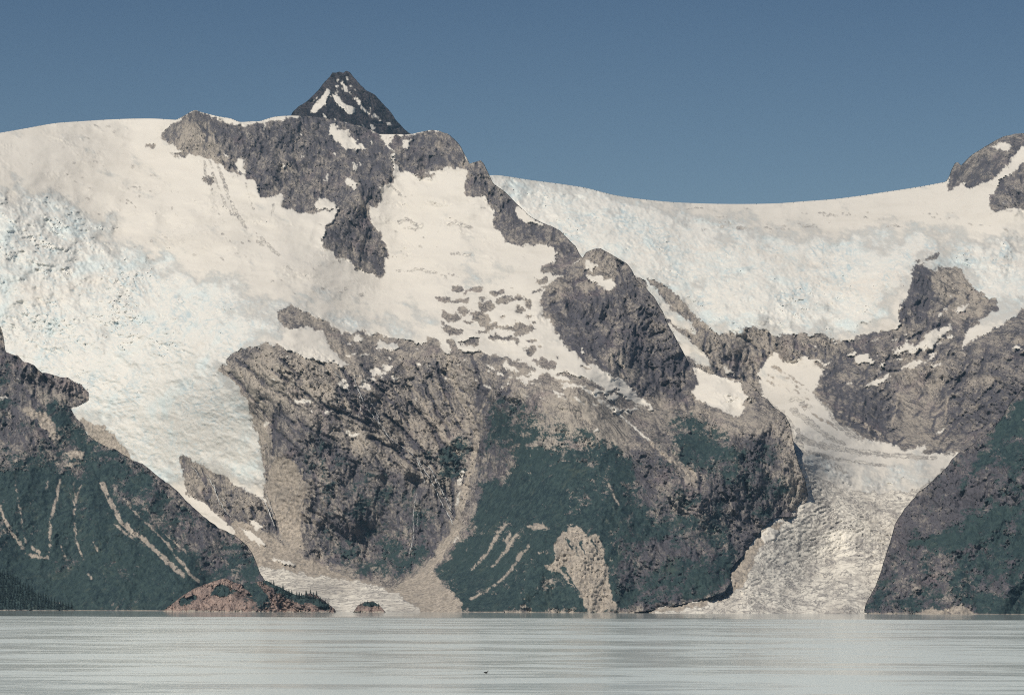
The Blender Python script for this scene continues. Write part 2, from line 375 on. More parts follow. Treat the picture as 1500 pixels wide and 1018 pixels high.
        R += W['dirt'] * (2.6 * (dv - .5) * calm + 1.9 * calm * fbm(x * .6, y * 1.5 + .6 * x, 9, 4, .68, sd + 17, True) + 2)
        g = (s.D(x, y - 4) - s.D(x, y + 4)) / 8 / (D / F_PX)
        D = D - R * np.clip(0.6 * np.sqrt(1 + g * g), 0.6, 1.45 + .55 * np.clip(frozen, 0, 1))
        V = unproject(x, y, D)
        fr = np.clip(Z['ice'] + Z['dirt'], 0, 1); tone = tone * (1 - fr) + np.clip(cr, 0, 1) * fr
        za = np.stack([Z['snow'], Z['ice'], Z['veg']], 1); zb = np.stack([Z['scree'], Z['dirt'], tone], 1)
        zb[:, 0] = np.maximum(zb[:, 0], sstep(1.6, 0.6, V[:, 2] + 1.6 * fbm(x, y, 12, 3, .6, sd + 19)) * (1 - za[:, 1]))
        za[:, 2] *= 1 - sstep(1.2, 0.4, V[:, 2])
        za, zb = np.clip(za, 0, 1), np.clip(zb, 0, 1)
        own = s.owner[np.clip(y + 3.0 * (wy - y) / max(s.warp, .1) * .0 + (wy - y), 0, CH - 1).astype(int), np.clip(wx + OX, 0, CW - 1).astype(int)]
        H, Wd = PX.shape; idx = np.arange(H * Wd).reshape(H, Wd)
        ok = ins[:-1, :-1] & ins[1:, :-1] & ins[:-1, 1:] & ins[1:, 1:]
        Fq = np.stack([idx[:-1, :-1], idx[1:, :-1], idx[1:, 1:], idx[:-1, 1:]], -1)[ok]
        # far side of the ridge
        cols = np.nonzero(has)[0]; rim = idx[ti[cols], cols]; K = 7
        base = len(V); ex, fq = [], []
        for kk in range(1, K + 1):
            e = V[rim].copy(); tt = kk / K
            e[:, 1] += back * tt; e[:, 2] -= back * drop * tt ** 1.5
            e[:, 0] *= e[:, 1] / V[rim][:, 1]; ex.append(e)
        V = np.vstack([V] + ex); za = np.vstack([za] + [za[rim]] * K); zb = np.vstack([zb] + [zb[rim]] * K)
        own = np.concatenate([own] + [own[rim]] * K)
        prev = rim
        for kk in range(K):
            cur = base + kk * len(rim) + np.arange(len(rim))
            one = (np.abs(np.diff(ins[:, cols].astype(np.int8), axis=0)).sum(0) + ins[-1, cols] - 0) <= 2
            good = (np.diff(cols) == 1) & (np.abs(np.diff(ti[cols])) < 12) & one[:-1] & one[1:]
            fq.append(np.stack([cur[:-1], prev[:-1], prev[1:], cur[1:]], -1)[good]); prev = cur
        for jc in (0, Wd - 1):
            if not (abs(xs[jc] + 80) < 2 or abs(xs[jc] - 1580) < 2): continue
            while not ins[:, jc].any(): jc += 1 if jc < Wd / 2 else -1
            gi = Fq[np.abs(Fq % Wd - jc).max(1) <= int(330 / st)]; u, inv = np.unique(gi, return_inverse=True)
            e = unproject(2 * xs[jc] - x[u], y[u], D[u]); fq.append(len(V) + inv.reshape(-1, 4)[:, ::-1])
            V = np.vstack([V, e]); za = np.vstack([za, za[u]]); zb = np.vstack([zb, zb[u]]); own = np.concatenate([own, own[u]])
        Fq = np.vstack([Fq] + fq); fo = own[Fq[:, 0]]
        objs = []
        for n, (nm, mt) in enumerate(zip(names, mats)):
            f = Fq[fo == n]
            if not len(f): continue
            u, inv = np.unique(f, return_inverse=True)
            o = mesh_object(nm, V[u], inv.reshape(-1, 4), mt, za[u], zb[u]); o['kind'] = 'structure'; objs.append(o)
        s.relief_x, s.relief_y = xs, ys; s.Dgrid = D.reshape(H, Wd)
        return objs
    def at(s, px, py, lift=0.0):
        j = int(np.clip(round((px - s.relief_x[0]) / s.step), 0, len(s.relief_x) - 1)); i = int(np.clip(round((py - s.relief_y[0]) / s.step), 0, len(s.relief_y) - 1))
        return Vector(unproject(np.array(px), np.array(py), np.array(s.Dgrid[i, j] - lift)))

# ---- the dark peak standing behind the ice divide
pk = roughen([(400, 192), (425, 172), (428, 165), (437, 157), (447, 150), (458, 141), (468, 131), (476, 120), (483, 113), (487, 106), (492, 107), (497, 105), (503, 107), (507, 104),
      (512, 106), (516, 111), (522, 117), (528, 125), (535, 132), (541, 135), (549, 139), (556, 146), (564, 156), (573, 166), (579, 176), (588, 185), (598, 194), (625, 205)], 1.3, 3)
P = Layer(pk + [(625, 245), (400, 245)], [(500, 105, 9700), (425, 172, 9500), (598, 195, 9500), (400, 245, 9200), (508, 160, 9350), (480, 130, 9560), (540, 150, 9520), (508, 245, 9000), (625, 245, 9300)], 0.8, 1.6, 11)
P.paint('snow', [(480, 129), (484, 135), (478, 148), (471, 160), (462, 164), (454, 167), (458, 156), (468, 145)], [(484, 139), (494, 141), (504, 151), (518, 157), (521, 165), (511, 169), (500, 158), (490, 147)],
        [(472, 166), (479, 172), (476, 175)], [(500, 118), (504, 119), (502, 124)], [(538, 180), (552, 186), (545, 190)])
P.line('snow', [(518, 141), (524, 150), (532, 160), (547, 174)], 3, 2); P.line('snow', [(520, 145), (530, 152)], 2)
P.line('snow', [(500, 122), (510, 134), (516, 140)], 2, 1.5); P.line('snow', [(545, 165), (560, 178)], 1.5); P.line('snow', [(455, 150), (470, 138)], 1.5)
_r = random.Random(3)
for q in range(70):
    y_ = _r.uniform(112, 190); h_ = (y_ - 104) * .85; x_ = 500 + _r.uniform(-h_, h_ * 1.1); l_ = _r.uniform(2, 7); P.line('snow', [(x_, y_), (x_ + l_ * .8, y_ + l_)], _r.uniform(.5, 1.5), .4)
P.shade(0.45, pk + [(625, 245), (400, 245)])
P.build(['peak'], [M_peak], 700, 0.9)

UC = [(-80, 900, 6400), (0, 900, 6300), (0, 700, 6500), (0, 560, 6600), (0, 480, 6750), (0, 280, 7400), (0, 195, 8200), (-80, 205, 8200), (-80, 480, 6750), (250, 900, 5200), (250, 720, 6000), (285, 740, 5800), (300, 690, 5850), (385, 730, 5520), (330, 540, 5800),
     (400, 507, 5720), (250, 400, 6900), (250, 300, 7400), (250, 176, 8200), (287, 163, 7800), (420, 171, 7700), (552, 195, 7600), (560, 408, 6800), (480, 350, 6900), (560, 280, 7200), (640, 192, 7500), (640, 260, 7200), (690, 240, 7200),
     (380, 280, 7300), (330, 240, 7500), (650, 400, 6600), (650, 480, 5850), (770, 340, 6750), (740, 360, 6650), (800, 420, 5950), (850, 374, 6300), (880, 364, 6150), (900, 450, 5750), (1000, 570, 5450), (820, 500, 5600), (960, 590, 5350), (500, 520, 5700), (500, 640, 5450),
     (500, 750, 5330), (500, 840, 5200), (400, 790, 5380), (425, 640, 5480), (395, 620, 5600), (650, 520, 5650), (690, 600, 5480), (700, 690, 5300), (660, 790, 5120), (600, 870, 4800), (650, 893, 4500), (560, 893, 4450), (450, 880, 4560), (390, 835, 5150),
     (760, 570, 5200), (850, 560, 5150), (830, 640, 4980), (900, 700, 4800), (800, 800, 4550), (850, 893, 4380), (740, 895, 4380), (950, 893, 4380), (1040, 870, 4450), (1070, 830, 4560), (1000, 760, 4680), (1050, 640, 5080), (1100, 620, 5100),
     (1160, 640, 5000), (1182, 740, 4950), (1100, 740, 4850), (1050, 600, 5180), (1090, 580, 5300), (740, 700, 5100), (620, 700, 5380), (560, 690, 5400), (1000, 690, 4850), (750, 912, 4350), (930, 912, 4350), (500, 912, 4450), (660, 840, 4850), (560, 850, 5100), (450, 850, 5080), (740, 640, 5180), (760, 520, 5500), (1020, 740, 4700), (600, 790, 5260), (450, 700, 5400)]
UD = depth_field(UC)
FOOT = [(1163, 642), (1167, 662), (1174, 685), (1182, 705), (1186, 728), (1182, 745), (1173, 756), (1160, 759), (1140, 758), (1128, 763), (1118, 776), (1106, 789), (1098, 806), (1080, 823), (1071, 836), (1074, 851), (1062, 868), (1040, 877), (1000, 887), (960, 894)]      # where the ice meets the cliff
# ---- right: ice field, icefall, headwall, valley glacier
sk = smooth_line([(690, 262), (722, 257), (745, 259), (770, 263), (800, 267), (830, 271), (860, 276), (900, 286), (940, 292), (980, 296), (1020, 298), (1060, 299), (1100, 299), (1140, 298), (1180, 295), (1220, 292), (1260, 287), (1300, 281), (1340, 275), (1384, 267)])
rk = roughen([(1386, 266), (1390, 259), (1394, 248), (1399, 239), (1403, 238), (1408, 243), (1415, 236), (1425, 226), (1440, 217), (1455, 207), (1470, 201), (1485, 197), (1500, 195), (1580, 190)], 1.2, 5)
R = Layer(sk + rk + [(1580, 915), (880, 915), (690, 600)],
    [(690, 262, 8500), (720, 257, 8600), (900, 286, 8600), (1100, 299, 8800), (1300, 281, 8700), (1386, 267, 8500), (1440, 217, 8300), (1500, 195, 8200), (1580, 190, 8200), (1450, 300, 7700), (1500, 300, 7600),
     (1500, 360, 7400), (1350, 385, 7200), (1330, 460, 6750), (1420, 440, 6900), (1100, 350, 8000), (900, 350, 8000), (1000, 420, 7500), (1100, 478, 7020), (1200, 488, 6960), (1260, 488, 6900), (1060, 490, 7000),
     (960, 415, 7500), (1040, 540, 6850), (1090, 560, 6900), (1150, 530, 6850), (1200, 540, 6720), (1150, 590, 6480), (1240, 630, 5900), (1200, 560, 6560), (1350, 520, 6480), (1350, 600, 6250), (1390, 655, 5850), (1500, 480, 6350),
     (1500, 560, 6000), (1450, 620, 5900), (1200, 690, 5150), (1165, 650, 5480), (1350, 690, 5420), (1250, 760, 4980), (1200, 820, 4850), (1290, 820, 4850), (1250, 885, 4500), (1150, 890, 4440), (1000, 895, 4400),
     (720, 400, 8000), (900, 600, 7000), (1000, 700, 6000), (900, 890, 4700), (1580, 700, 5500), (1580, 905, 4800), (1580, 360, 7400), (1130, 700, 5200), (1100, 700, 5200), (1130, 640, 5600), (1400, 900, 4700), (1190, 640, 5450), (1300, 650, 5900)] + [(x, y, float(UD(np.array(x * 1.), np.array(y * 1.))) + 10) for x, y in FOOT], seed=23)
R.upright(sk + rk + [(1580, 915), (880, 915), (690, 600)]); R.fade = 22; R.steep[:, 1390 + OX:] = 0
R.shade(0.42, sk + rk + [(1580, 915), (880, 915), (690, 600)])
R.paint('snow', [(680, 240), (1390, 240), (1388, 280), (1400, 277), (1412, 268), (1415, 278), (1440, 268), (1460, 258), (1475, 245), (1490, 225), (1495, 215), (1510, 215), (1500, 240), (1480, 255), (1465, 268), (1450, 290), (1450, 300), (1460, 311), (1480, 306), (1500, 310), (1580, 320), (1580, 380), (680, 380)], owner=1)
ICE_R = [(680, 240), (800, 262), (960, 293), (1000, 308), (1040, 325), (1120, 342), (1220, 348), (1330, 340), (1420, 348), (1500, 357), (1580, 362), (1580, 470), (1500, 453), (1485, 465), (1465, 478), (1440, 490), (1404, 512), (1410, 498), (1420, 484),
    (1440, 466), (1462, 452), (1458, 440), (1442, 432), (1430, 425), (1418, 408), (1405, 393), (1375, 390), (1362, 397), (1352, 388), (1338, 390), (1334, 415), (1325, 440), (1314, 458), (1312, 474), (1290, 488), (1275, 490), (1262, 488), (1250, 497),
    (1238, 500), (1222, 498), (1212, 490), (1200, 486), (1188, 494), (1172, 488), (1160, 490), (1140, 492), (1130, 490), (1118, 483), (1102, 480), (1092, 478), (1086, 492), (1075, 487), (1062, 492), (1048, 486), (1030, 473), (1012, 455), (998, 436), (980, 424), (955, 408), (945, 409), (900, 395), (680, 395)]
R.paint('ice', ICE_R, owner=1)
R.paint('snow', [(1312, 440), (1303, 462), (1288, 486), (1303, 486), (1320, 474), (1314, 458), (1326, 436)], owner=1)
R.paint('ice', [(942, 405), (955, 418), (968, 433), (985, 452), (1004, 470), (1020, 482), (1021, 490), (1008, 486), (990, 478), (975, 466), (950, 450)], [(975, 470), (990, 482), (1008, 496), (1025, 512), (1038, 525), (1043, 538), (1028, 534), (1010, 525), (990, 512)], owner=1)
R.paint('rock', [(1350, 380), (1362, 375), (1376, 370), (1379, 373), (1368, 380), (1358, 384)], [(1340, 382), (1348, 380), (1347, 386), (1338, 386)], owner=0)
R.paint('rock', [(1448, 302), (1450, 290), (1462, 270), (1480, 256), (1498, 240), (1530, 220), (1580, 215), (1580, 300), (1510, 302), (1500, 308), (1492, 302), (1480, 305), (1460, 312)], owner=0)
R.paint('snow', [(1451, 216), (1462, 210), (1472, 208), (1480, 216), (1476, 222), (1465, 218)], [(1350, 392), (1360, 385), (1375, 388), (1370, 397), (1362, 396)])
for sp in ([(1250, 525), (1258, 521), (1268, 519), (1282, 527), (1275, 533), (1255, 532)], [(1306, 518), (1318, 510), (1330, 503), (1338, 510), (1350, 500), (1360, 490), (1378, 480), (1397, 474), (1388, 486), (1375, 497), (1367, 512), (1358, 508), (1342, 516), (1330, 512), (1318, 516)],
           [(1267, 566), (1283, 558), (1297, 550), (1308, 547), (1300, 557), (1284, 567)], [(1317, 541), (1335, 532), (1355, 526), (1350, 533), (1332, 541)], [(1282, 540), (1290, 536), (1298, 534), (1294, 540)], [(1358, 530), (1372, 515), (1368, 526)],
           [(1402, 450), (1412, 448), (1424, 447), (1412, 456), (1402, 458)], [(1375, 452), (1392, 449), (1388, 454)], [(1362, 532), (1382, 533), (1368, 537)], [(1322, 490), (1330, 492), (1328, 497)], [(1372, 460), (1382, 458), (1376, 468)], [(1390, 433), (1396, 431), (1395, 437)],
           [(1242, 518), (1250, 514), (1256, 516), (1250, 520)], [(1313, 527), (1322, 524), (1320, 529)], [(1186, 525), (1200, 529), (1215, 528), (1205, 532), (1190, 531)], [(1058, 532), (1066, 541), (1078, 552), (1064, 546)], [(1368, 635), (1380, 628), (1384, 627), (1376, 636)], [(1480, 510), (1494, 507), (1500, 510), (1486, 513)],
           [(1402, 428), (1415, 436), (1424, 440), (1412, 436)], [(1386, 493), (1400, 490), (1398, 496), (1388, 497)]): R.paint('snow', sp)
VG = [(1110, 548), (1117, 533), (1127, 522), (1136, 519), (1146, 527), (1156, 530), (1168, 526), (1182, 519), (1190, 533), (1206, 541), (1198, 558), (1190, 572), (1206, 588), (1214, 602), (1230, 618), (1250, 634), (1270, 641), (1292, 645), (1318, 655), (1338, 658), (1352, 654), (1362, 648), (1352, 660), (1375, 668), (1400, 662), (1420, 668),
      (1400, 700), (1340, 780), (1320, 860), (1300, 915), (880, 915), (930, 880), (1050, 780), (1150, 700), (1120, 600)]
R.paint('dirt', VG, owner=2)
R.paint('snow', [(1110, 548), (1117, 533), (1127, 522), (1136, 519), (1146, 527), (1156, 530), (1168, 526), (1182, 519), (1190, 533), (1206, 541), (1198, 558), (1190, 572), (1202, 588), (1212, 604), (1226, 622), (1210, 640), (1190, 640), (1172, 632), (1155, 615), (1140, 596), (1120, 580)], owner=2)
R.paint('dirt', [(1150, 590), (1165, 583), (1180, 592), (1195, 605), (1218, 618), (1232, 632), (1245, 648), (1225, 650), (1195, 636), (1172, 622), (1158, 610)], owner=2)
R.paint('snow', [(1140, 590), (1165, 588), (1195, 605), (1245, 640), (1300, 655), (1400, 668), (1385, 686), (1330, 694), (1260, 700), (1195, 670), (1172, 650)], owner=2)
for l, a, b in (([(1165, 640), (1200, 651), (1250, 661), (1310, 667), (1372, 671)], 9, 4), ([(1158, 598), (1186, 618), (1214, 640), (1240, 650)], 9, 4), ([(1175, 660), (1230, 674), (1300, 682)], 5, 3), ([(1150, 612), (1172, 634)], 5, 3)): R.line('dirt', l, a, b)
R.paint('snow', [(1262, 640), (1290, 645), (1318, 655), (1322, 664), (1300, 665), (1275, 655)], [(1330, 660), (1345, 657), (1362, 648), (1352, 660), (1340, 664)], [(1385, 672), (1400, 662), (1408, 664), (1396, 676), (1380, 690)], [(1160, 632), (1178, 638), (1190, 645), (1170, 644)], owner=2)
R.paint('ice', [(1172, 665), (1195, 668), (1230, 690), (1260, 697), (1330, 690), (1385, 684), (1375, 698), (1345, 718), (1280, 722), (1240, 718), (1200, 700), (1184, 690)], owner=2)
_r = random.Random(5)
for q in range(46):
    x_ = _r.uniform(1000, 1480); y_ = 304 + 34 * _r.random() ** .8 - (max(0, x_ - 1200) * .09 if _r.random() < .5 else 0); l_ = _r.uniform(8, 40); sl = _r.uniform(-.05, .16)
    if y_ < 296 + max(0, 1100 - x_) * .03: continue
    R.line('dirt', [(x_, y_), (x_ + l_ * .5, y_ + l_ * .5 * sl - .6), (x_ + l_, y_ + l_ * sl)], _r.uniform(.6, 1.3), .5)
for q in range(60):
    x_ = _r.uniform(1120, 1300); y_ = 545 + (x_ - 1110) * .62 + _r.uniform(-26, 14); l_ = _r.uniform(6, 26)
    R.line('scree', [(x_, y_), (x_ + l_ * .5, y_ + l_ * .28), (x_ + l_, y_ + l_ * .7)], _r.uniform(.7, 2.2), .6)
for q in range(30):
    x_ = _r.uniform(1180, 1420); y_ = 500 + _r.random() * 70 - (x_ - 1180) * .1; l_ = _r.uniform(4, 18); d_ = -.45 + _r.uniform(-.2, .25)
    R.line('snow', [(x_, y_), (x_ + l_ * .5, y_ + l_ * .5 * d_ + .6), (x_ + l_, y_ + l_ * d_)], _r.uniform(1, 2.4), .5)
R.quiet(0.15, [(1160, 590), (1230, 615), (1300, 650), (1400, 665), (1380, 690), (1330, 692), (1260, 697), (1200, 665), (1170, 655)])
R.paint('scree', [(880, 915), (930, 895), (985, 886), (1040, 876), (1062, 866), (1075, 850), (1068, 832), (1100, 800), (1112, 782), (1125, 768), (1150, 762), (1135, 785), (1108, 808), (1098, 840), (1085, 862), (1050, 882), (1000, 893), (960, 898), (930, 915)], owner=2)
R.paint('snow', [(1120, 778), (1132, 772), (1140, 778), (1134, 790), (1118, 796), (1114, 786)], [(1128, 756), (1142, 758), (1150, 765), (1134, 762)], owner=2)
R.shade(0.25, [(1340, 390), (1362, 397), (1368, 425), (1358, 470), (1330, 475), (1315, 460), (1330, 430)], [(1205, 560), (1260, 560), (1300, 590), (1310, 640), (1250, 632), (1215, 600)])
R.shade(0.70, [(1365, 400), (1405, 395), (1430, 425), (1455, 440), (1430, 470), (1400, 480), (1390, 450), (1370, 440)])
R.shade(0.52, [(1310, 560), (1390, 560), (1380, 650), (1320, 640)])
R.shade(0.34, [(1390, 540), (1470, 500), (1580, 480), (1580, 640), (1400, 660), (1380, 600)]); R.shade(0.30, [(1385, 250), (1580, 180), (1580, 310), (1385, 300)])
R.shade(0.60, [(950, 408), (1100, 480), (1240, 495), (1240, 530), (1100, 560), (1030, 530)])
R.quiet(0.35, [(1310, 560), (1390, 555), (1380, 650), (1320, 640)])
for l in ([(1316, 575), (1312, 600), (1305, 630)], [(1388, 580), (1384, 620)]): R.line('scree', l, 1.6)
R.cut(120, [(950, 410), (1060, 490), (1130, 480), (1280, 490), (1270, 520), (1190, 530), (1100, 560), (1040, 540)], 70, 98, 10, 40); R.cut(130, [(1205, 535), (1500, 480), (1560, 560), (1390, 660), (1310, 650), (1240, 630)], 118, 150, 14, 60); R.cut(40, [(1205, 560), (1300, 580), (1310, 640), (1240, 630)], 75, 100, 10, 36)
R.cut(30, [(1340, 390), (1362, 397), (1368, 425), (1358, 470), (1315, 460)], 75, 105, 10, 34); R.cut(50, [(1360, 400), (1450, 440), (1400, 510), (1300, 500)], 110, 150, 10, 40); R.cut(60, [(1390, 250), (1580, 190), (1580, 300), (1390, 280)], 60, 120, 10, 30)
R.build(['mountain_headwall', 'icefall_right', 'valley_glacier'], [M_rock, M_ice, M_ice], 1500, 0.12)

# ---- left and centre: ice field, icefall, nunataks, massif
sk = smooth_line([(-80, 209), (-40, 201), (0, 195), (40, 188), (80, 181), (120, 178), (170, 175), (220, 174), (258, 176)])
r1 = roughen([(260, 175), (272, 169), (280, 164), (287, 162), (293, 164)], 0.8, 2) + smooth_line([(296, 165), (320, 171), (338, 174), (352, 179), (370, 178), (380, 178), (400, 172), (420, 170), (440, 170)]) + \
    roughen([(442, 171), (455, 170), (470, 173), (490, 177), (510, 180), (535, 187), (552, 195)], 0.8, 4) + smooth_line([(556, 197), (575, 197), (600, 197), (610, 195), (625, 192)])
r2 = roughen([(628, 191), (640, 192), (655, 196), (665, 203), (675, 215), (684, 232), (688, 240), (692, 238), (697, 237), (704, 235), (709, 240), (716, 255), (722, 268), (735, 278), (745, 286), (755, 297), (763, 304), (775, 315),
      (790, 325), (805, 330), (820, 338), (832, 350), (843, 360), (850, 374), (853, 378), (858, 370), (868, 366), (880, 364), (890, 369), (905, 378), (918, 385), (925, 395), (932, 410), (945, 420), (958, 435), (970, 455), (980, 478),
      (995, 505), (1008, 530), (1014, 534), (1040, 547), (1065, 553), (1085, 556), (1100, 562), (1108, 570), (1115, 580), (1125, 585), (1135, 597), (1150, 608), (1158, 622), (1161, 640), (1165, 662), (1172, 685), (1180, 705), (1184, 728)], 1.3, 6)
UO = sk + r1 + r2 + [(1180, 745), (1172, 755), (1160, 758), (1140, 757), (1128, 762), (1118, 775), (1106, 788), (1098, 805), (1080, 822), (1070, 835), (1073, 850), (1062, 866), (1040, 875), (1000, 885), (960, 893), (930, 897), (930, 915), (-80, 915)]
U = Layer(UO, UC, seed=5)
U.shade(0.54, UO)
U.paint('snow', [(-80, 100), (900, 100), (862, 378), (840, 392), (815, 412), (795, 430), (798, 460), (818, 490), (835, 512), (850, 525), (880, 541), (895, 550), (915, 560), (935, 578), (950, 592), (964, 604), (948, 598), (930, 590), (912, 580), (890, 572), (868, 560), (850, 553),
        (825, 546), (800, 548), (785, 543), (770, 532), (748, 528), (735, 520), (715, 520), (700, 513), (680, 515), (662, 508), (652, 520), (645, 505), (628, 500), (610, 503), (590, 495), (570, 497), (555, 488), (545, 492), (530, 485), (500, 490), (488, 478), (478, 470), (465, 464), (440, 455), (425, 450), (410, 455), (408, 470),
        (420, 482), (450, 478), (473, 487), (484, 510), (513, 537), (490, 534), (465, 528), (440, 522), (415, 508), (400, 503), (385, 503), (370, 508), (350, 512), (335, 522), (330, 535), (320, 540), (335, 552), (350, 566), (362, 590), (378, 640), (386, 690), (388, 735), (375, 725),
        (350, 712), (325, 697), (300, 685), (270, 666), (263, 672), (266, 690), (270, 710), (278, 728), (300, 740), (330, 765), (345, 780), (340, 915), (-80, 915)], owner=1)
U.paint('ice', [(-80, 270), (0, 278), (60, 290), (110, 305), (150, 335), (200, 368), (270, 390), (330, 420), (390, 448), (410, 470), (430, 500), (440, 520), (415, 508), (400, 503), (385, 503), (370, 508), (350, 512), (335, 522), (330, 535), (320, 540), (335, 552), (350, 566), (362, 590), (378, 640), (386, 690), (388, 735), (375, 725),
        (350, 712), (325, 697), (300, 685), (270, 666), (263, 672), (266, 690), (270, 710), (278, 728), (-80, 735)], owner=1)
U.paint('ice', [(400, 425), (470, 440), (560, 462), (640, 470), (652, 492), (630, 500), (590, 495), (545, 488), (500, 478), (460, 462), (425, 448)], [(640, 398), (700, 392), (735, 400), (720, 412), (660, 412)], [(335, 345), (375, 352), (395, 372), (365, 372)], [(60, 205), (160, 185), (150, 200), (95, 215)], [(190, 262), (215, 270), (205, 298), (190, 285)])
U.paint('snow', [(100, 590), (140, 600), (150, 640), (110, 640)], [(283, 728), (300, 738), (330, 763), (348, 780), (325, 778), (300, 760)], [(395, 505), (420, 482), (450, 478), (473, 487), (484, 510), (513, 537), (465, 528), (430, 514)], owner=1)
NUN = [(237, 200), (245, 190), (255, 180), (265, 173), (275, 167), (287, 161), (297, 165), (315, 174), (330, 179), (345, 184), (362, 182), (385, 181), (410, 176), (430, 174), (445, 168), (465, 168), (480, 173), (510, 178), (540, 186), (555, 197), (565, 210), (572, 225), (577, 240), (575, 265), (565, 272), (557, 275), (558, 295), (550, 308), (541, 298), (543, 325),
       (555, 340), (565, 360), (567, 375), (562, 390), (560, 408), (552, 408), (548, 402), (530, 396), (520, 392), (515, 385), (505, 378), (492, 380), (490, 372), (475, 362), (471, 350), (480, 332), (490, 322), (497, 302), (480, 309), (462, 312), (440, 312), (425, 306), (413, 300), (415, 285), (400, 286), (385, 290), (378, 280), (375, 266), (362, 262), (356, 255), (345, 257),
       (330, 248), (322, 240), (310, 236), (295, 230), (280, 225), (268, 222), (255, 215), (245, 210)]
N2 = [(570, 212), (577, 201), (590, 198), (600, 201), (615, 194), (630, 190), (645, 191), (657, 195), (665, 202), (673, 210), (680, 222), (688, 243), (685, 250), (670, 246), (655, 244), (645, 250), (630, 253), (610, 255), (595, 252), (580, 253), (577, 243), (576, 225)]
N3 = [(684, 238), (692, 234), (704, 230), (714, 245), (722, 262), (730, 272), (745, 282), (760, 296), (780, 312), (805, 326), (824, 336), (840, 350), (852, 368), (852, 378), (838, 392), (825, 402), (810, 403), (795, 398), (792, 390), (810, 387), (818, 378), (815, 368), (803, 360), (785, 358), (760, 360), (742, 355), (738, 347), (725, 338), (722, 325), (725, 308), (715, 300), (712, 290), (685, 287), (680, 275), (684, 262)]
PYR = [(853, 378), (860, 366), (870, 362), (882, 360), (898, 370), (915, 380), (926, 390), (936, 407), (950, 420), (962, 433), (976, 455), (986, 478), (1001, 505), (1014, 530), (1024, 558), (1023, 566), (1014, 578), (1010, 592), (985, 588), (960, 580), (935, 578), (915, 560), (895, 550), (880, 541), (860, 530), (845, 520), (832, 512), (822, 500), (818, 488), (815, 470), (806, 462), (798, 460), (790, 440), (795, 428), (812, 412), (830, 400), (848, 385)]
U.paint('rock', NUN, N2, [(297, 258), (305, 256), (317, 262), (315, 270), (305, 274), (298, 266)], [(211, 217), (219, 212), (228, 210), (229, 215), (221, 220)], [(243, 222), (256, 226), (270, 221), (275, 224), (272, 231), (262, 231)], [(605, 257), (625, 255), (641, 261), (630, 263), (610, 261)], owner=2)
U.paint('rock', N3, PYR, owner=0)
for sp in ([(346, 240), (351, 233), (358, 234), (360, 243), (357, 253), (346, 254)], [(463, 295), (475, 292), (493, 296), (492, 303), (478, 306), (466, 308)], [(483, 188), (492, 184), (500, 190), (515, 192), (512, 200), (520, 206), (531, 213), (536, 221), (520, 218), (512, 220), (503, 213), (492, 208), (483, 196)], [(440, 196), (445, 192), (443, 201)],
           [(517, 238), (521, 240), (521, 252), (517, 248)], [(506, 255), (512, 260), (520, 270), (526, 279), (518, 275), (510, 266)], [(478, 254), (482, 254), (479, 267), (476, 264)], [(326, 221), (332, 228), (334, 233), (328, 230)], [(486, 226), (496, 224), (493, 229)], [(524, 237), (532, 244), (528, 245)], [(480, 182), (492, 183), (495, 187), (484, 186)],
           [(555, 198), (566, 197), (590, 196), (600, 198), (580, 200), (573, 208), (566, 206)], [(588, 205), (594, 203), (602, 206), (598, 218), (592, 216)], [(575, 225), (578, 236), (585, 250), (578, 254)], [(755, 299), (765, 304), (780, 318), (800, 331), (780, 327), (765, 325), (756, 318)], [(857, 380), (867, 384), (876, 391), (868, 398), (860, 393)],
           [(853, 402), (866, 404), (880, 406), (903, 411), (902, 417), (892, 428), (882, 420), (866, 411)], [(735, 282), (738, 282), (737, 287)], [(300, 166), (322, 172), (345, 177), (352, 182), (346, 184), (325, 176)], [(380, 178), (400, 172), (425, 170), (440, 172), (420, 174), (385, 181)], [(848, 512), (853, 510), (858, 518), (852, 518)], [(866, 520), (874, 527), (872, 530)],
           [(384, 180), (390, 184), (388, 190)], [(440, 228), (448, 230), (444, 233)], [(412, 242), (420, 240), (418, 247)], [(470, 283), (474, 280), (473, 288)], [(540, 205), (546, 209), (545, 214)]): U.paint('snow', sp)
def zb(p): return [(620 + a / 5.988, 400 + b / 5.988) for a, b in p]
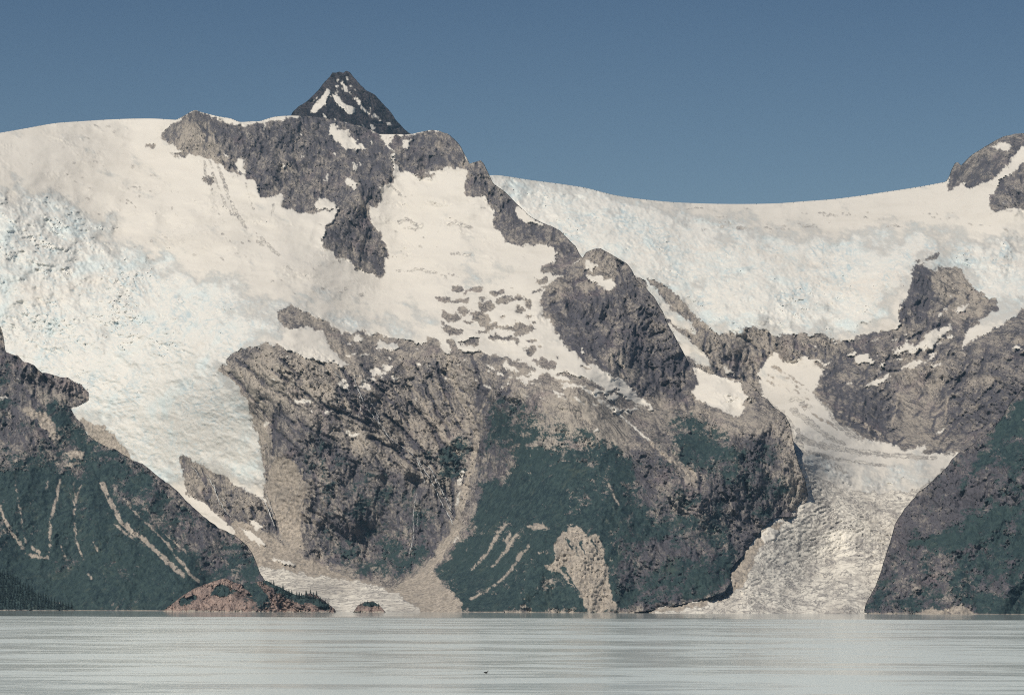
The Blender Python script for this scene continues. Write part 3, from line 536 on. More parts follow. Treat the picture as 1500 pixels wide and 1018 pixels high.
U.paint('rock', *[zb(p) for p in ([(0, 640), (60, 680), (120, 690), (200, 745), (290, 705), (390, 695), (450, 740), (520, 775), (600, 815), (640, 850), (700, 870), (830, 880), (930, 950), (1000, 940), (1100, 950), (1200, 955), (1300, 1000), (1350, 1018), (1300, 1100), (0, 1018)],
    [(245, 130), (290, 118), (350, 122), (355, 155), (300, 165), (255, 155)], [(350, 175), (385, 140), (440, 130), (515, 122), (518, 160), (450, 165), (400, 165), (370, 182)], [(570, 200), (610, 155), (650, 165), (675, 140), (710, 140), (722, 175), (680, 195), (630, 200)],
    [(80, 195), (180, 190), (235, 205), (235, 255), (190, 262), (150, 245), (110, 215)], [(230, 255), (300, 220), (410, 203), (400, 255), (350, 275), (280, 270)], [(478, 235), (515, 210), (555, 220), (520, 245)], [(480, 285), (510, 255), (570, 245), (630, 270), (645, 305), (610, 325), (560, 325), (530, 350), (495, 330)],
    [(625, 240), (680, 215), (760, 200), (850, 188), (885, 205), (885, 245), (820, 245), (775, 235), (740, 270), (670, 275)], [(885, 245), (905, 218), (935, 235), (962, 290), (925, 327), (895, 290)], [(815, 350), (825, 295), (855, 285), (890, 310), (890, 340)], [(670, 380), (700, 362), (728, 380), (710, 398)],
    [(895, 370), (930, 353), (968, 365), (940, 390), (910, 390)], [(948, 430), (955, 410), (980, 412), (985, 440), (960, 455)], [(138, 360), (180, 338), (270, 335), (320, 370), (348, 400), (320, 420), (230, 430), (190, 405)], [(275, 325), (345, 293), (400, 330), (405, 375), (370, 380), (320, 350)],
    [(408, 340), (450, 328), (490, 345), (560, 350), (595, 380), (595, 420), (570, 480), (530, 470), (480, 445), (430, 405), (440, 370)], [(340, 430), (380, 410), (440, 430), (440, 455), (390, 452)], [(140, 418), (190, 430), (250, 485), (220, 490)], [(135, 475), (180, 490), (250, 485), (340, 498), (357, 530), (300, 540), (210, 530)],
    [(468, 515), (530, 500), (570, 470), (620, 438), (660, 460), (700, 485), (740, 450), (790, 460), (800, 425), (860, 430), (900, 455), (960, 470), (985, 490), (930, 520), (860, 555), (790, 560), (765, 540), (815, 500), (700, 500), (600, 500), (560, 520), (500, 535)],
    [(548, 555), (580, 530), (660, 540), (750, 560), (810, 575), (865, 598), (840, 615), (760, 605), (640, 580), (560, 575)], [(912, 580), (950, 575), (990, 568), (1012, 590), (970, 605), (920, 600)], [(872, 665), (910, 637), (975, 635), (990, 720), (950, 728), (890, 690)], [(1000, 640), (1030, 623), (1055, 640), (1025, 657)],
    [(1110, 730), (1160, 748), (1120, 750)], [(1168, 725), (1195, 718), (1215, 735), (1190, 745)], [(205, 575), (250, 575), (300, 640), (280, 690), (225, 715), (215, 650)], [(270, 575), (340, 600), (405, 605), (415, 575), (480, 578), (500, 600), (490, 640), (400, 640), (320, 620)],
    [(460, 745), (560, 738), (640, 760), (700, 785), (690, 815), (600, 810), (500, 770)], [(670, 745), (750, 745), (785, 765), (720, 770)], [(935, 765), (1050, 755), (1130, 765), (1170, 790), (1150, 840), (1080, 835), (990, 810)], [(755, 790), (830, 785), (930, 810), (1000, 840), (900, 860), (800, 865), (755, 840)],
    [(950, 865), (1020, 880), (1110, 870), (1150, 890), (1100, 935), (1010, 930)], [(1150, 850), (1290, 880), (1400, 920), (1330, 935), (1230, 920)], [(615, 850), (650, 820), (720, 840), (760, 870), (850, 870), (940, 910), (900, 960), (850, 960), (760, 1018), (620, 1018)], [(1365, 810), (1420, 815), (1497, 840), (1480, 846), (1400, 836)],
    [(30, 560), (100, 560), (160, 640), (205, 745), (150, 720), (60, 660)], [(985, 50), (1040, 35), (1100, 45), (1060, 85), (1000, 80)], [(1010, 130), (1060, 100), (1125, 95), (1090, 125)], [(930, 185), (1000, 145), (1050, 140), (1000, 185)], [(1030, 365), (1090, 355), (1110, 380), (1050, 392)], [(798, 98), (812, 98), (814, 114), (800, 114)], [(764, 124), (780, 122), (782, 138), (766, 140)])], owner=0)
U.paint('snow', *[zb(p) for p in ([(700, 795), (760, 785), (760, 830), (730, 855), (690, 825)], [(850, 965), (930, 905), (990, 900), (1030, 925), (940, 945), (910, 970)], [(1110, 880), (1250, 905), (1330, 955), (1180, 940)], [(1180, 950), (1260, 985), (1320, 1010), (1250, 1000)], [(560, 560 + 250), (600, 815), (640, 850), (600, 850)])])
for e in ((902, 573, 12, 2.5), (900, 590, 9, 2.5), (925, 597, 9, 3)): U.paint('rock', ellipse(*e), owner=0)
for e in ((443, 588, 15, 2.6), (503, 563, 5, 5), (479, 604, 5, 3), (516, 635, 11, 2), (534, 565, 9, 4.5), (552, 546, 13, 4), (568, 537, 7, 5), (577, 553, 5, 3), (520, 519, 5, 2), (535, 520, 8, 2), (570, 508, 16, 4), (558, 503, 6, 5), (422, 522, 3, 2), (445, 520, 3, 3), (390, 618, 6, 3), (610, 585, 3, 2), (520, 562, 3, 2), (545, 556, 6, 3), (655, 510, 6, 8),
          (733, 548, 6, 2.5), (750, 541, 8, 2.5), (762, 552, 7, 2.5), (785, 546, 14, 5), (742, 560, 5, 1.5), (875, 628, 4, 2), (770, 556, 5, 3), (905, 600, 10, 2.5), (840, 565, 18, 2.5), (895, 583, 12, 2.5), (928, 600, 10, 2.5), (880, 575, 12, 2.5), (655, 862, 3, 2.5), (428, 562, 3, 2), (455, 603, 4, 1.5), (525, 495, 8, 3)): U.paint('snow', ellipse(*e))
for l, a, b in (([(851, 568), (868, 576), (885, 588), (905, 605), (925, 622), (945, 640), (960, 652)], 3.5, 2), ([(870, 580), (890, 600)], 2, 1)): U.line('snow', l, a, b)
U.line('scree', [(950, 645), (968, 662), (985, 675), (1000, 682), (1012, 692), (1016, 705)], 4, 12); U.line('scree', [(1015, 690), (1005, 706)], 10, 5)
U.paint('snow', [(1016, 535), (1030, 544), (1055, 551), (1075, 557), (1086, 566), (1098, 583), (1088, 590), (1094, 598), (1084, 606), (1068, 608), (1055, 599), (1035, 590), (1014, 580), (1020, 560)])
# crevasses and dust lines in the snow
for l, a, b in (([(318, 240), (326, 262), (336, 290), (346, 315), (358, 330)], 2.5, 5), ([(298, 236), (303, 258), (312, 282)], 1.5, 1), ([(306, 236), (318, 268), (330, 300), (342, 318)], 1.5, 1.5), ([(370, 338), (385, 352), (400, 366), (410, 374)], 1, 4), ([(358, 330), (370, 345), (388, 362)], 1, 1.5),
                ([(402, 298), (398, 312), (396, 326)], 1.5, 1), ([(360, 268), (366, 290), (372, 310)], 1, 1), ([(582, 326), (595, 322), (612, 330)], 3, 4), ([(590, 334), (606, 336), (620, 332)], 2, 3), ([(655, 330), (672, 328), (692, 334)], 3, 3), ([(580, 398), (610, 394), (640, 400)], 2, 3), ([(660, 372), (690, 374)], 2, 2), ([(572, 268), (585, 285), (590, 298)], 1.5, 2)): U.line('dirt', l, a, b)
_r = random.Random(12)
for cx_, cy_, w_, h_, n_ in ((202, 280, 20, 24, 12), (355, 360, 26, 14, 12), (130, 192, 60, 9, 12), (225, 245, 60, 30, 9), (290, 325, 60, 30, 12), (60, 245, 90, 30, 14), (150, 290, 110, 26, 18), (430, 400, 40, 14, 8), (610, 345, 60, 30, 12), (480, 425, 70, 14, 14), (250, 365, 80, 30, 18), (650, 290, 60, 25, 8), (420, 340, 40, 20, 6), (640, 405, 60, 8, 8), (760, 385, 40, 14, 5)):
    for q in range(n_):
        x_, y_, l_ = cx_ + _r.uniform(-w_, w_), cy_ + _r.uniform(-h_, h_), _r.uniform(3, 14); sl = _r.uniform(-.1, .75)
        U.line('dirt', [(x_, y_), (x_ + l_ * .5, y_ + l_ * .5 * sl - 1), (x_ + l_, y_ + l_ * sl)], _r.uniform(.7, 1.6), .5)
_r = random.Random(21)
for x0_, x1_, y0_, y1_, n_, sl_ in ((505, 720, 498, 560, 22, .15), (690, 940, 538, 608, 30, .4), (350, 520, 515, 620, 10, .1)):
    for q in range(n_):
        x_ = _r.uniform(x0_, x1_); y_ = y0_ + (y1_ - y0_) * ((x_ - x0_) / (x1_ - x0_) * .6 + .4 * _r.random() if sl_ > .3 else _r.random()); l_ = _r.uniform(4, 16); d_ = sl_ + _r.uniform(-.2, .2)
        U.line('snow', [(x_, y_), (x_ + l_ * .5, y_ + l_ * .5 * d_ + .8), (x_ + l_, y_ + l_ * d_)], _r.uniform(1, 2.6), .5)
# bare valley floor, fans and slides
U.paint('scree', [(345, 762), (375, 770), (400, 785), (440, 812), (500, 842), (572, 862), (590, 872), (575, 880), (520, 858), (470, 847), (420, 838), (375, 832), (340, 800)], owner=0)
U.paint('snow', [(350, 770), (375, 785), (395, 800), (380, 800), (360, 786)], [(395, 818), (420, 820), (438, 828), (415, 828)], [(362, 762), (372, 762), (385, 775), (374, 774)])
U.paint('dirt', [(340, 830), (380, 830), (420, 836), (470, 845), (520, 850), (565, 862), (592, 876), (620, 897), (620, 915), (340, 915)], owner=3)
U.paint('scree', [(575, 862), (600, 848), (625, 828), (645, 806), (662, 780), (670, 775), (660, 800), (640, 828), (636, 838), (650, 856), (664, 868), (680, 885), (672, 897), (620, 900), (605, 885)], owner=0)
TAN = [(398, 678), (410, 671), (426, 670), (440, 690), (450, 715), (440, 745), (442, 780), (448, 806), (430, 806), (410, 780), (396, 745), (393, 705)]
U.paint('scree', TAN, owner=0)
U.line('scree', [(655, 520), (660, 550), (672, 580), (690, 610), (700, 640), (694, 670), (686, 700), (678, 730), (672, 760), (664, 785), (640, 812)], 4, 12)
for l, a, b in (([(677, 690), (674, 702), (672, 712)], 7, 6), ([(676, 718), (671, 730), (668, 742)], 4, 2), ([(670, 785), (665, 795)], 4, 3)): U.line('snow', l, a, b)
for l, a, b in (([(600, 560), (625, 600), (650, 640), (675, 668)], 2, 3), ([(640, 560), (668, 610), (690, 640)], 2, 3), ([(720, 570), (700, 610), (694, 650)], 2, 2.5), ([(795, 590), (806, 612), (812, 628)], 3, 2), ([(820, 585), (828, 600)], 2, 1)): U.line('scree', l, a, b)
SL = [(833, 772), (848, 771), (858, 785), (868, 781), (882, 786), (880, 800), (886, 812), (890, 840), (894, 868), (906, 894), (862, 896), (846, 868), (832, 850), (818, 838), (799, 833), (806, 826), (816, 815), (810, 798), (818, 782)]
U.paint('scree', SL)
U.paint('veg', *[stroke(l, a, b) for l, a, b in (([(832, 790), (838, 805)], 4, 3), ([(850, 792), (858, 812)], 5, 3), ([(866, 790), (874, 812)], 4, 2), ([(842, 800), (846, 815)], 3, 2), ([(820, 830), (838, 850), (850, 872)], 4, 3), ([(812, 836), (826, 856)], 5, 3))])
for l, a, b in (([(738, 768), (730, 782), (716, 806), (700, 825), (690, 834)], 5, 3), ([(757, 782), (746, 798), (734, 816), (720, 832)], 4, 2), ([(748, 780), (740, 796)], 3, 1.5), ([(776, 797), (764, 812), (748, 836), (728, 855), (700, 872), (688, 878)], 4, 2), ([(766, 805), (755, 820)], 3, 1.5), ([(890, 708), (898, 724), (908, 740)], 2.5, 1.5)): U.line('scree', l, a, b)
U.paint('scree', ellipse(768, 886, 3.5, 5)); U.paint('scree', ellipse(788, 772, 14, 5)); 
# scrub
U.scrub(0.87, [(642, 836), (668, 800), (688, 770), (700, 730), (708, 690), (724, 650), (760, 660), (800, 655), (850, 660), (890, 670), (925, 690), (925, 725), (905, 760), (890, 790), (900, 840), (895, 880), (930, 897), (670, 897), (655, 865)])
U.scrub(0.62, [(890, 770), (930, 740), (980, 755), (1040, 780), (1075, 820), (1070, 860), (1040, 876), (960, 895), (905, 897), (893, 840)], [(720, 575), (745, 572), (765, 600), (800, 630), (850, 645), (900, 650), (960, 680), (1000, 700), (1040, 740), (1080, 800), (1040, 800), (980, 755), (925, 735), (920, 700), (880, 670), (800, 660), (720, 660), (700, 700), (705, 640)])
U.scrub(0.55, [(980, 605), (1010, 600), (1050, 620), (1090, 690), (1120, 720), (1120, 750), (1080, 740), (1040, 690), (1000, 650)], [(560, 800), (620, 790), (640, 810), (600, 846), (560, 850), (500, 838), (480, 828)], [(640, 640), (680, 620), (690, 660), (680, 700), (640, 720)], [(1075, 690), (1130, 740), (1130, 758), (1090, 770)])
U.scrub(0.36, [(400, 620), (470, 640), (560, 690), (640, 720), (655, 770), (620, 790), (560, 800), (470, 828), (455, 780), (455, 720), (430, 670)], [(1030, 620), (1150, 650), (1180, 720), (1100, 740)])
U.scrub(0.30, [(925, 665), (985, 665), (990, 745), (930, 740)]); U.scrub(0.25, [(700, 700), (720, 640), (750, 650), (740, 720)])
U.scrub(1.0, ellipse(628, 668, 15, 5))
U.scrub(0.54, [(985, 600), (1060, 622), (1100, 700), (1060, 720), (1010, 690), (960, 650)]); U.scrub(0.58, [(930, 700), (1060, 720), (1085, 800), (1066, 866), (905, 892), (893, 775)]); U.scrub(0.60, [(720, 590), (745, 570), (800, 605), (880, 640), (940, 668), (900, 672), (800, 655), (730, 650)])
U.scrub(0.30, [(925, 665), (985, 665), (990, 745), (930, 740)], [(900, 790), (1000, 795), (1060, 800), (1040, 822), (920, 820)])
U.paint('scree', [(116, 612), (138, 618), (160, 632), (188, 664), (212, 692), (168, 672), (128, 645)], owner=1)
# rock tone
U.upright(NUN, N2, N3, PYR, [(1030, 620), (1190, 620), (1190, 760), (1030, 760)], [(510, 680), (650, 710), (650, 830), (500, 830)])
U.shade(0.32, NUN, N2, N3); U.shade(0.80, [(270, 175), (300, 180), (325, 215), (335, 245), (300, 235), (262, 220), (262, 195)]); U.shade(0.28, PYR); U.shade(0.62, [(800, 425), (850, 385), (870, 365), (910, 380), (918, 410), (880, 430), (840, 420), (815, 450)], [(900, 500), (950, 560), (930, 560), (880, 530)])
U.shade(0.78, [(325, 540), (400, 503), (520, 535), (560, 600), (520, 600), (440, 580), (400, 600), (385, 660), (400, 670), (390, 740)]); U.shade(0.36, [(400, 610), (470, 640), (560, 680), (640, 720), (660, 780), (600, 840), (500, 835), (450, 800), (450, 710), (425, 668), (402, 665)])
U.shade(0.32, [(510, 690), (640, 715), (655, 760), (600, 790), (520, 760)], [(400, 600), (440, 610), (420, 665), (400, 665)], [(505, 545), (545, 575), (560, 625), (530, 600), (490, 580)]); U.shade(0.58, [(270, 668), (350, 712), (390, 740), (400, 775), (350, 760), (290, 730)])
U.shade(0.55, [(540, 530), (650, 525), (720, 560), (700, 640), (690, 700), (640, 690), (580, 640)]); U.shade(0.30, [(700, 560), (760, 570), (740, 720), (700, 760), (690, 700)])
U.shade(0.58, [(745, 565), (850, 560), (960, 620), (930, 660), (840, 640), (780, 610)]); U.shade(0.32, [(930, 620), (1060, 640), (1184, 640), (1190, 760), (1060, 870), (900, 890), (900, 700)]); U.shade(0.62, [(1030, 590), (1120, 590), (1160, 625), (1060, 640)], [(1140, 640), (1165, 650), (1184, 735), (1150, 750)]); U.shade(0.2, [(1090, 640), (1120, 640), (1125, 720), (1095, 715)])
U.quiet(.6, TAN, [(500, 690), (640, 710), (650, 800), (520, 800)]); U.quiet(.2, [(860, 555), (980, 600), (960, 620), (850, 580)])
U.shade(.18, [(925, 665), (985, 665), (990, 745), (930, 740)], [(900, 770), (1060, 790), (1070, 850), (960, 890), (900, 880)])
U.cut(120, [(330, 540), (400, 505), (520, 535), (650, 525), (690, 600), (690, 700), (560, 690), (420, 660)], 35, 62, 14, 60); U.cut(100, [(405, 650), (650, 700), (660, 790), (600, 840), (450, 810)], 72, 102, 12, 50)
U.cut(120, [(930, 650), (1060, 640), (1184, 640), (1184, 745), (1070, 860), (900, 890)], 66, 100, 12, 45); U.cut(70, PYR, 62, 112, 12, 50); U.cut(26, PYR, -42, -20, 12, 40); U.cut(100, NUN, 68, 108, 10, 40); U.cut(26, N2, 70, 110, 8, 24); U.cut(40, N3, 60, 110, 8, 26)
U.cut(40, [(690, 560), (770, 560), (740, 720), (700, 760)], 95, 125, 12, 40); U.cut(40, [(265, 668), (350, 712), (400, 740), (400, 780), (300, 735)], 55, 85, 10, 34); U.cut(24, TAN, 60, 95, 10, 30, 1, 2.2)
for l in ([(333, 545), (352, 562), (375, 590), (392, 612)], [(345, 525), (370, 545), (400, 575)], [(410, 525), (432, 545), (436, 578)], [(505, 572), (520, 600), (532, 612)], [(475, 595), (500, 605), (525, 615), (545, 625)], [(560, 605), (590, 630), (620, 660), (640, 690)], [(600, 590), (632, 625), (655, 660), (670, 690)], [(545, 560), (575, 590), (600, 625)],
          [(620, 560), (640, 600), (660, 640)], [(640, 530), (650, 570), (668, 610)], [(540, 640), (580, 660), (615, 690)], [(402, 606), (401, 640), (400, 668)], [(480, 545), (492, 565), (505, 575)], [(500, 540), (515, 560), (528, 575)], [(640, 640), (662, 700), (666, 770)], [(690, 520), (705, 560), (716, 590)]): U.cuts.append(stroke(l, 4, 2.5))
U.quiet(0.55, [(640, 836), (668, 800), (700, 690), (724, 650), (760, 600), (850, 655), (925, 690), (1060, 800), (1060, 880), (930, 897), (670, 897)])
U.quiet(0.3, [(745, 562), (850, 558), (960, 615), (930, 655), (840, 640), (780, 610)], [(1030, 590), (1120, 590), (1150, 620), (1060, 635)])
U.quiet(.45, [(635, 410), (800, 410), (860, 540), (960, 605), (700, 540), (640, 500)])
U.build(['mountain_central', 'icefall_left', 'nunatak', 'outlet_glacier'], [M_rock, M_ice, M_rock, M_ice], 1500, 0.14)

# ---- right front mountain
jr = roughen([(1580, 522), (1500, 565), (1480, 590), (1465, 617), (1445, 635), (1420, 655), (1403, 664), (1395, 672), (1385, 685), (1365, 705), (1345, 722), (1325, 745), (1312, 765), (1305, 790), (1297, 815), (1290, 840), (1278, 865), (1268, 885), (1264, 902)], 2.4, 9)
J = Layer(jr + [(1262, 915), (1580, 915)], [(1500, 565, 5050), (1403, 664, 4960), (1440, 640, 4990), (1580, 520, 5130), (1500, 700, 4760), (1400, 760, 4720), (1310, 765, 4860), (1290, 840, 4680), (1265, 899, 4480), (1400, 899, 4400), (1500, 900, 4400), (1580, 900, 4400), (1450, 820, 4560), (1500, 610, 4960), (1360, 860, 4560), (1400, 915, 4350), (1500, 915, 4350), (1580, 915, 4360), (1580, 700, 4780)], seed=31)
J.quiet(0.65, jr + [(1262, 915), (1580, 915)])
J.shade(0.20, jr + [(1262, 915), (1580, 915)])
J.scrub(0.80, [(1440, 640), (1500, 580), (1580, 560), (1580, 660), (1480, 700), (1460, 680), (1430, 700), (1400, 720), (1350, 770), (1340, 790), (1390, 770), (1430, 740), (1450, 760), (1500, 730), (1580, 760), (1580, 915), (1480, 900), (1490, 830), (1440, 790), (1400, 790), (1330, 800), (1330, 770), (1390, 700)])
J.scrub(0.50, [(1300, 815), (1330, 800), (1400, 790), (1440, 790), (1490, 830), (1490, 900), (1264, 905), (1275, 875)], [(1450, 690), (1500, 680), (1500, 740), (1450, 760)]); J.scrub(0.22, [(1320, 750), (1400, 670), (1440, 645), (1420, 690), (1350, 760)])
J.scrub(1.0, [(1425, 865), (1480, 880), (1580, 870), (1580, 915), (1440, 915)])
J.paint('scree', [(1350, 900), (1352, 893), (1365, 889), (1380, 893), (1400, 890), (1408, 884), (1418, 893), (1430, 900)])
J.cut(150, [(1300, 780), (1400, 670), (1500, 570), (1580, 560), (1580, 890), (1280, 890)], 95, 135, 12, 50)
J.build(['mountain_right'], [M_rock], 600, 0.5)

# ---- left front mountain
cr = roughen([(-80, 468), (0, 478), (5, 490), (8, 515), (25, 520), (35, 530), (50, 535), (62, 545), (85, 552), (100, 553), (118, 562), (130, 575), (131, 585), (120, 593), (105, 597), (112, 610), (122, 620), (128, 635), (140, 645), (165, 658), (185, 668), (210, 680), (235, 700), (260, 720), (280, 740), (300, 757), (320, 772), (345, 785),
      (362, 797), (372, 815), (380, 835), (388, 850), (398, 862), (410, 872), (430, 885), (450, 902)], 2.2, 12)
C = Layer(cr + [(450, 915), (-80, 915)], [(-80, 470, 5480), (0, 478, 5450), (100, 553, 5300), (131, 580, 5300), (60, 620, 5150), (0, 620, 5150), (110, 640, 5150), (220, 690, 5050), (300, 757, 4950), (372, 815, 4800), (100, 750, 4900), (200, 800, 4780), (0, 800, 4790), (100, 893, 4660), (0, 893, 4680), (250, 893, 4580), (390, 860, 4650), (430, 893, 4580), (-80, 893, 4680), (-80, 620, 5150), (100, 912, 4600), (350, 912, 4550), (-80, 912, 4650)], seed=41)
C.quiet(0.5, [(-90, 560), (60, 560), (200, 680), (330, 780), (400, 860), (450, 915), (-90, 915)])
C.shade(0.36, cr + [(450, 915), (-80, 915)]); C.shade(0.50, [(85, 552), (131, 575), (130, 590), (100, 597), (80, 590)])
C.scrub(0.86, [(-80, 690), (0, 690), (60, 680), (140, 700), (160, 720), (230, 770), (300, 830), (330, 860), (400, 870), (450, 915), (-80, 915)])
C.scrub(0.70, [(20, 590), (60, 575), (100, 600), (130, 640), (200, 680), (260, 730), (230, 760), (160, 715), (120, 690), (60, 680), (20, 650)], [(140, 650), (200, 678), (250, 712), (210, 705)])
C.scrub(0.50, [(250, 715), (300, 757), (345, 785), (372, 815), (398, 865), (330, 860), (290, 820), (230, 765)]); C.scrub(0.40, [(-80, 560), (20, 580), (60, 600), (80, 650), (60, 685), (-80, 690)]); C.scrub(0.25, [(20, 525), (85, 555), (70, 590), (20, 590), (-80, 560), (-80, 500)])
C.scrub(0.40, [(225, 730), (290, 770), (340, 810), (330, 830), (270, 790)])
C.paint('scree', [(52, 603), (66, 605), (80, 622), (88, 645), (84, 652), (72, 640), (60, 622)], [(30, 600), (50, 598), (60, 612), (45, 615)], ellipse(110, 665, 16, 4), ellipse(104, 680, 14, 3))
for l, a, b in (([(0, 740), (6, 756), (12, 772), (25, 790), (38, 809), (55, 817), (70, 816), (74, 800), (74, 784), (73, 768), (77, 750), (84, 725), (88, 700)], 5, 3.5), ([(148, 706), (156, 722), (164, 740), (177, 763), (195, 780), (211, 790), (228, 806), (241, 818), (258, 834), (272, 846)], 8, 8),
                ([(181, 728), (194, 746), (211, 763), (227, 778), (241, 792), (252, 806), (264, 822), (280, 842), (292, 853)], 3, 5), ([(108, 706), (111, 728), (108, 750), (110, 770), (111, 792), (117, 806), (123, 820)], 2, 2.5), ([(22, 695), (26, 720), (30, 750), (34, 775), (38, 795)], 2, 2), ([(97, 710), (104, 725), (108, 740)], 1.5, 2),
                ([(120, 708), (114, 724), (111, 738)], 2, 1.5), ([(165, 766), (178, 776), (195, 788)], 3, 5), ([(240, 780), (258, 796), (275, 808)], 2, 3), ([(88, 796), (92, 808), (96, 820)], 2, 2), ([(70, 702), (68, 720)], 2, 1), ([(46, 800), (60, 812)], 3, 6), ([(130, 840), (136, 850)], 3, 2), ([(97, 832), (112, 834)], 2, 2), ([(137, 792), (142, 808)], 2, 2)): C.line('scree', l, a * .75, b * .75)
for e in ((3, 583, 6, 2), (10, 602, 3, 1.3), (34, 589, 3, 1.2), (45, 602, 3, 1.2), (27, 557, 4, 2)): C.paint('snow', ellipse(*e))
C.cut(50, [(0, 490), (100, 555), (130, 580), (90, 640), (0, 660)], 60, 110, 10, 40); C.cut(60, [(230, 720), (300, 760), (370, 815), (395, 865), (320, 850), (250, 780)], 30, 70, 10, 36)
C.build(['mountain_left'], [M_rock], 600, 0.45)

# ---- wooded point and the islets
A = Layer(smooth_line([(-80, 815), (0, 838), (15, 842), (28, 853), (40, 861), (55, 871), (70, 878), (85, 884), (95, 886), (105, 890), (113, 897)]) + [(113, 912), (-80, 912)],
          [(-80, 820, 4700), (0, 836, 4620), (40, 861, 4540), (112, 893, 4440), (0, 893, 4400), (60, 893, 4410), (-80, 893, 4400), (60, 910, 4350)], 1.0, seed=51)
A.scrub(1.3, [(-90, 800), (130, 800), (130, 893), (-90, 893)]); A.build(['hill'], [M_rock], 120, 0.5)

b1 = roughen([(236, 898), (246, 888), (255, 882), (270, 870), (285, 862), (300, 855), (315, 850), (330, 847), (345, 853), (360, 858), (375, 853), (390, 849), (400, 855), (420, 865), (440, 872), (455, 869), (465, 872), (478, 882), (490, 892), (494, 899)], 1.3, 14)
B1 = Layer(b1 + [(494, 910), (236, 910)], [(330, 847, 4080), (390, 849, 4060), (455, 869, 4030), (240, 893, 4020), (490, 893, 3990), (360, 896, 3930), (300, 880, 3990), (420, 896, 3930), (300, 896, 3930), (370, 875, 4010), (360, 910, 3900)], 0.7, 1.5, seed=61)
B1.shade(0.55, b1 + [(494, 910), (236, 910)])
B1.scrub(1.2, [(306, 872), (314, 860), (325, 855), (335, 860), (340, 868), (330, 873)], [(380, 848), (400, 852), (425, 866), (445, 870), (470, 878), (486, 894), (470, 890), (455, 882), (440, 884), (425, 876), (405, 866)], [(350, 856), (375, 852), (385, 864), (395, 880), (380, 880), (365, 866)], [(262, 880), (285, 872), (290, 878), (262, 886)])
B1.scrub(0.45, [(340, 860), (375, 870), (400, 893), (340, 893)])
b2 = roughen([(516, 898), (524, 887), (534, 881), (546, 880), (556, 886), (562, 893), (567, 899)], 0.8, 15)
B2 = Layer(b2 + [(567, 910), (516, 910)], [(545, 880, 4040), (518, 896, 3990), (565, 896, 3990), (540, 898, 3950), (540, 910, 3920)], 0.6, 1.2, seed=71)
B2.shade(0.5, b2 + [(567, 910), (516, 910)]); B2.scrub(1.1, [(524, 889), (535, 880), (548, 880), (560, 890), (548, 888), (536, 889)])
for L, lab in ((B1, 'long reddish rock islet with dark spruces along its crest'), (B2, 'small reddish rock islet with a cap of shrubs')):
    for o in L.build(['rocky_islet'], [M_red], 90, 0.5):
        del o['kind']; o['label'] = lab; o['category'] = 'islet'; o['group'] = 'rock islets in front of the glacier'

# ------------------------------------------------------------------ waterfalls: thin braided strands lying on the rock
M_fall = NT('white water'); M_fall = M_fall.done((0.62, 0.62, 0.60), 0.6)
def waterfall(strands, label, layer=U):
    Vs, Fs = [], []; rr = random.Random(len(label))
    for pts, wd in strands:
        pts = roughen(pts, 1.4, n0 + 3, step=1.5) if (n0 := len(Vs)) >= 0 else pts 
        for i, (x, y) in enumerate(pts):
            x += rr.uniform(-.7, .7); hw = wd * rr.uniform(.12, .85)
            d = float(layer.Dgrid[int((y - layer.relief_y[0]) / layer.step), int((x - layer.relief_x[0]) / layer.step)]) - 22
            for q in (-hw, hw):
                Vs.append(unproject(np.array(x + q), np.array(y), np.array(d)))
            Vs.append(unproject(np.array(x), np.array(y), np.array(d - 1.5)))
            if i: a = n0 + 3 * (i - 1); b = n0 + 3 * i; Fs += [(a, b, b + 2, a + 2), (a + 2, b + 2, b + 1, a + 1), (a + 1, b + 1, b, a)]
    o = mesh_object('waterfall', np.array(Vs), np.array(Fs), M_fall)
    o['label'] = label; o['category'] = 'waterfall'; o['group'] = 'meltwater falls on the cliffs'
waterfall([([(518, 552), (524, 570), (532, 588), (541, 602), (556, 620), (566, 636), (582, 650)], 1.3), ([(527, 580), (528, 600), (524, 612)], .9), ([(540, 585), (552, 602), (556, 625)], 1.0), ([(490, 545), (505, 560), (512, 575)], 1.0)], 'braided waterfall below the snow wedge at the top of the central cliff')
waterfall([([(582, 650), (598, 660), (612, 672), (620, 686), (630, 700), (640, 722), (648, 738), (656, 752), (664, 768)], 1.3), ([(622, 676), (634, 690), (641, 710), (652, 728), (660, 748)], 1.1), ([(610, 672), (618, 694), (622, 708)], .9), ([(638, 700), (652, 726), (661, 744)], 1.0)], 'long double waterfall slanting down into the stony central gully')
waterfall([([(610, 722), (607, 742), (605, 762), (606, 785), (600, 812)], .9), ([(612, 750), (611, 770)], .7)], 'faint straight waterfall on the dark violet cliff left of the gully')
waterfall([([(302, 694), (312, 712), (320, 730), (330, 748), (338, 756)], 1.2), ([(312, 705), (318, 725), (322, 738)], .9), ([(318, 720), (330, 735)], .9), ([(280, 682), (288, 690), (292, 700)], 1.0)], 'forked waterfall on the bare cliff beneath the ice tongue')
waterfall([([(383, 728), (390, 740), (396, 755), (402, 770)], 1.6), ([(390, 724), (396, 742), (400, 752)], 1.2)], 'short waterfall dropping from the tip of the ice tongue beside the tan scree')

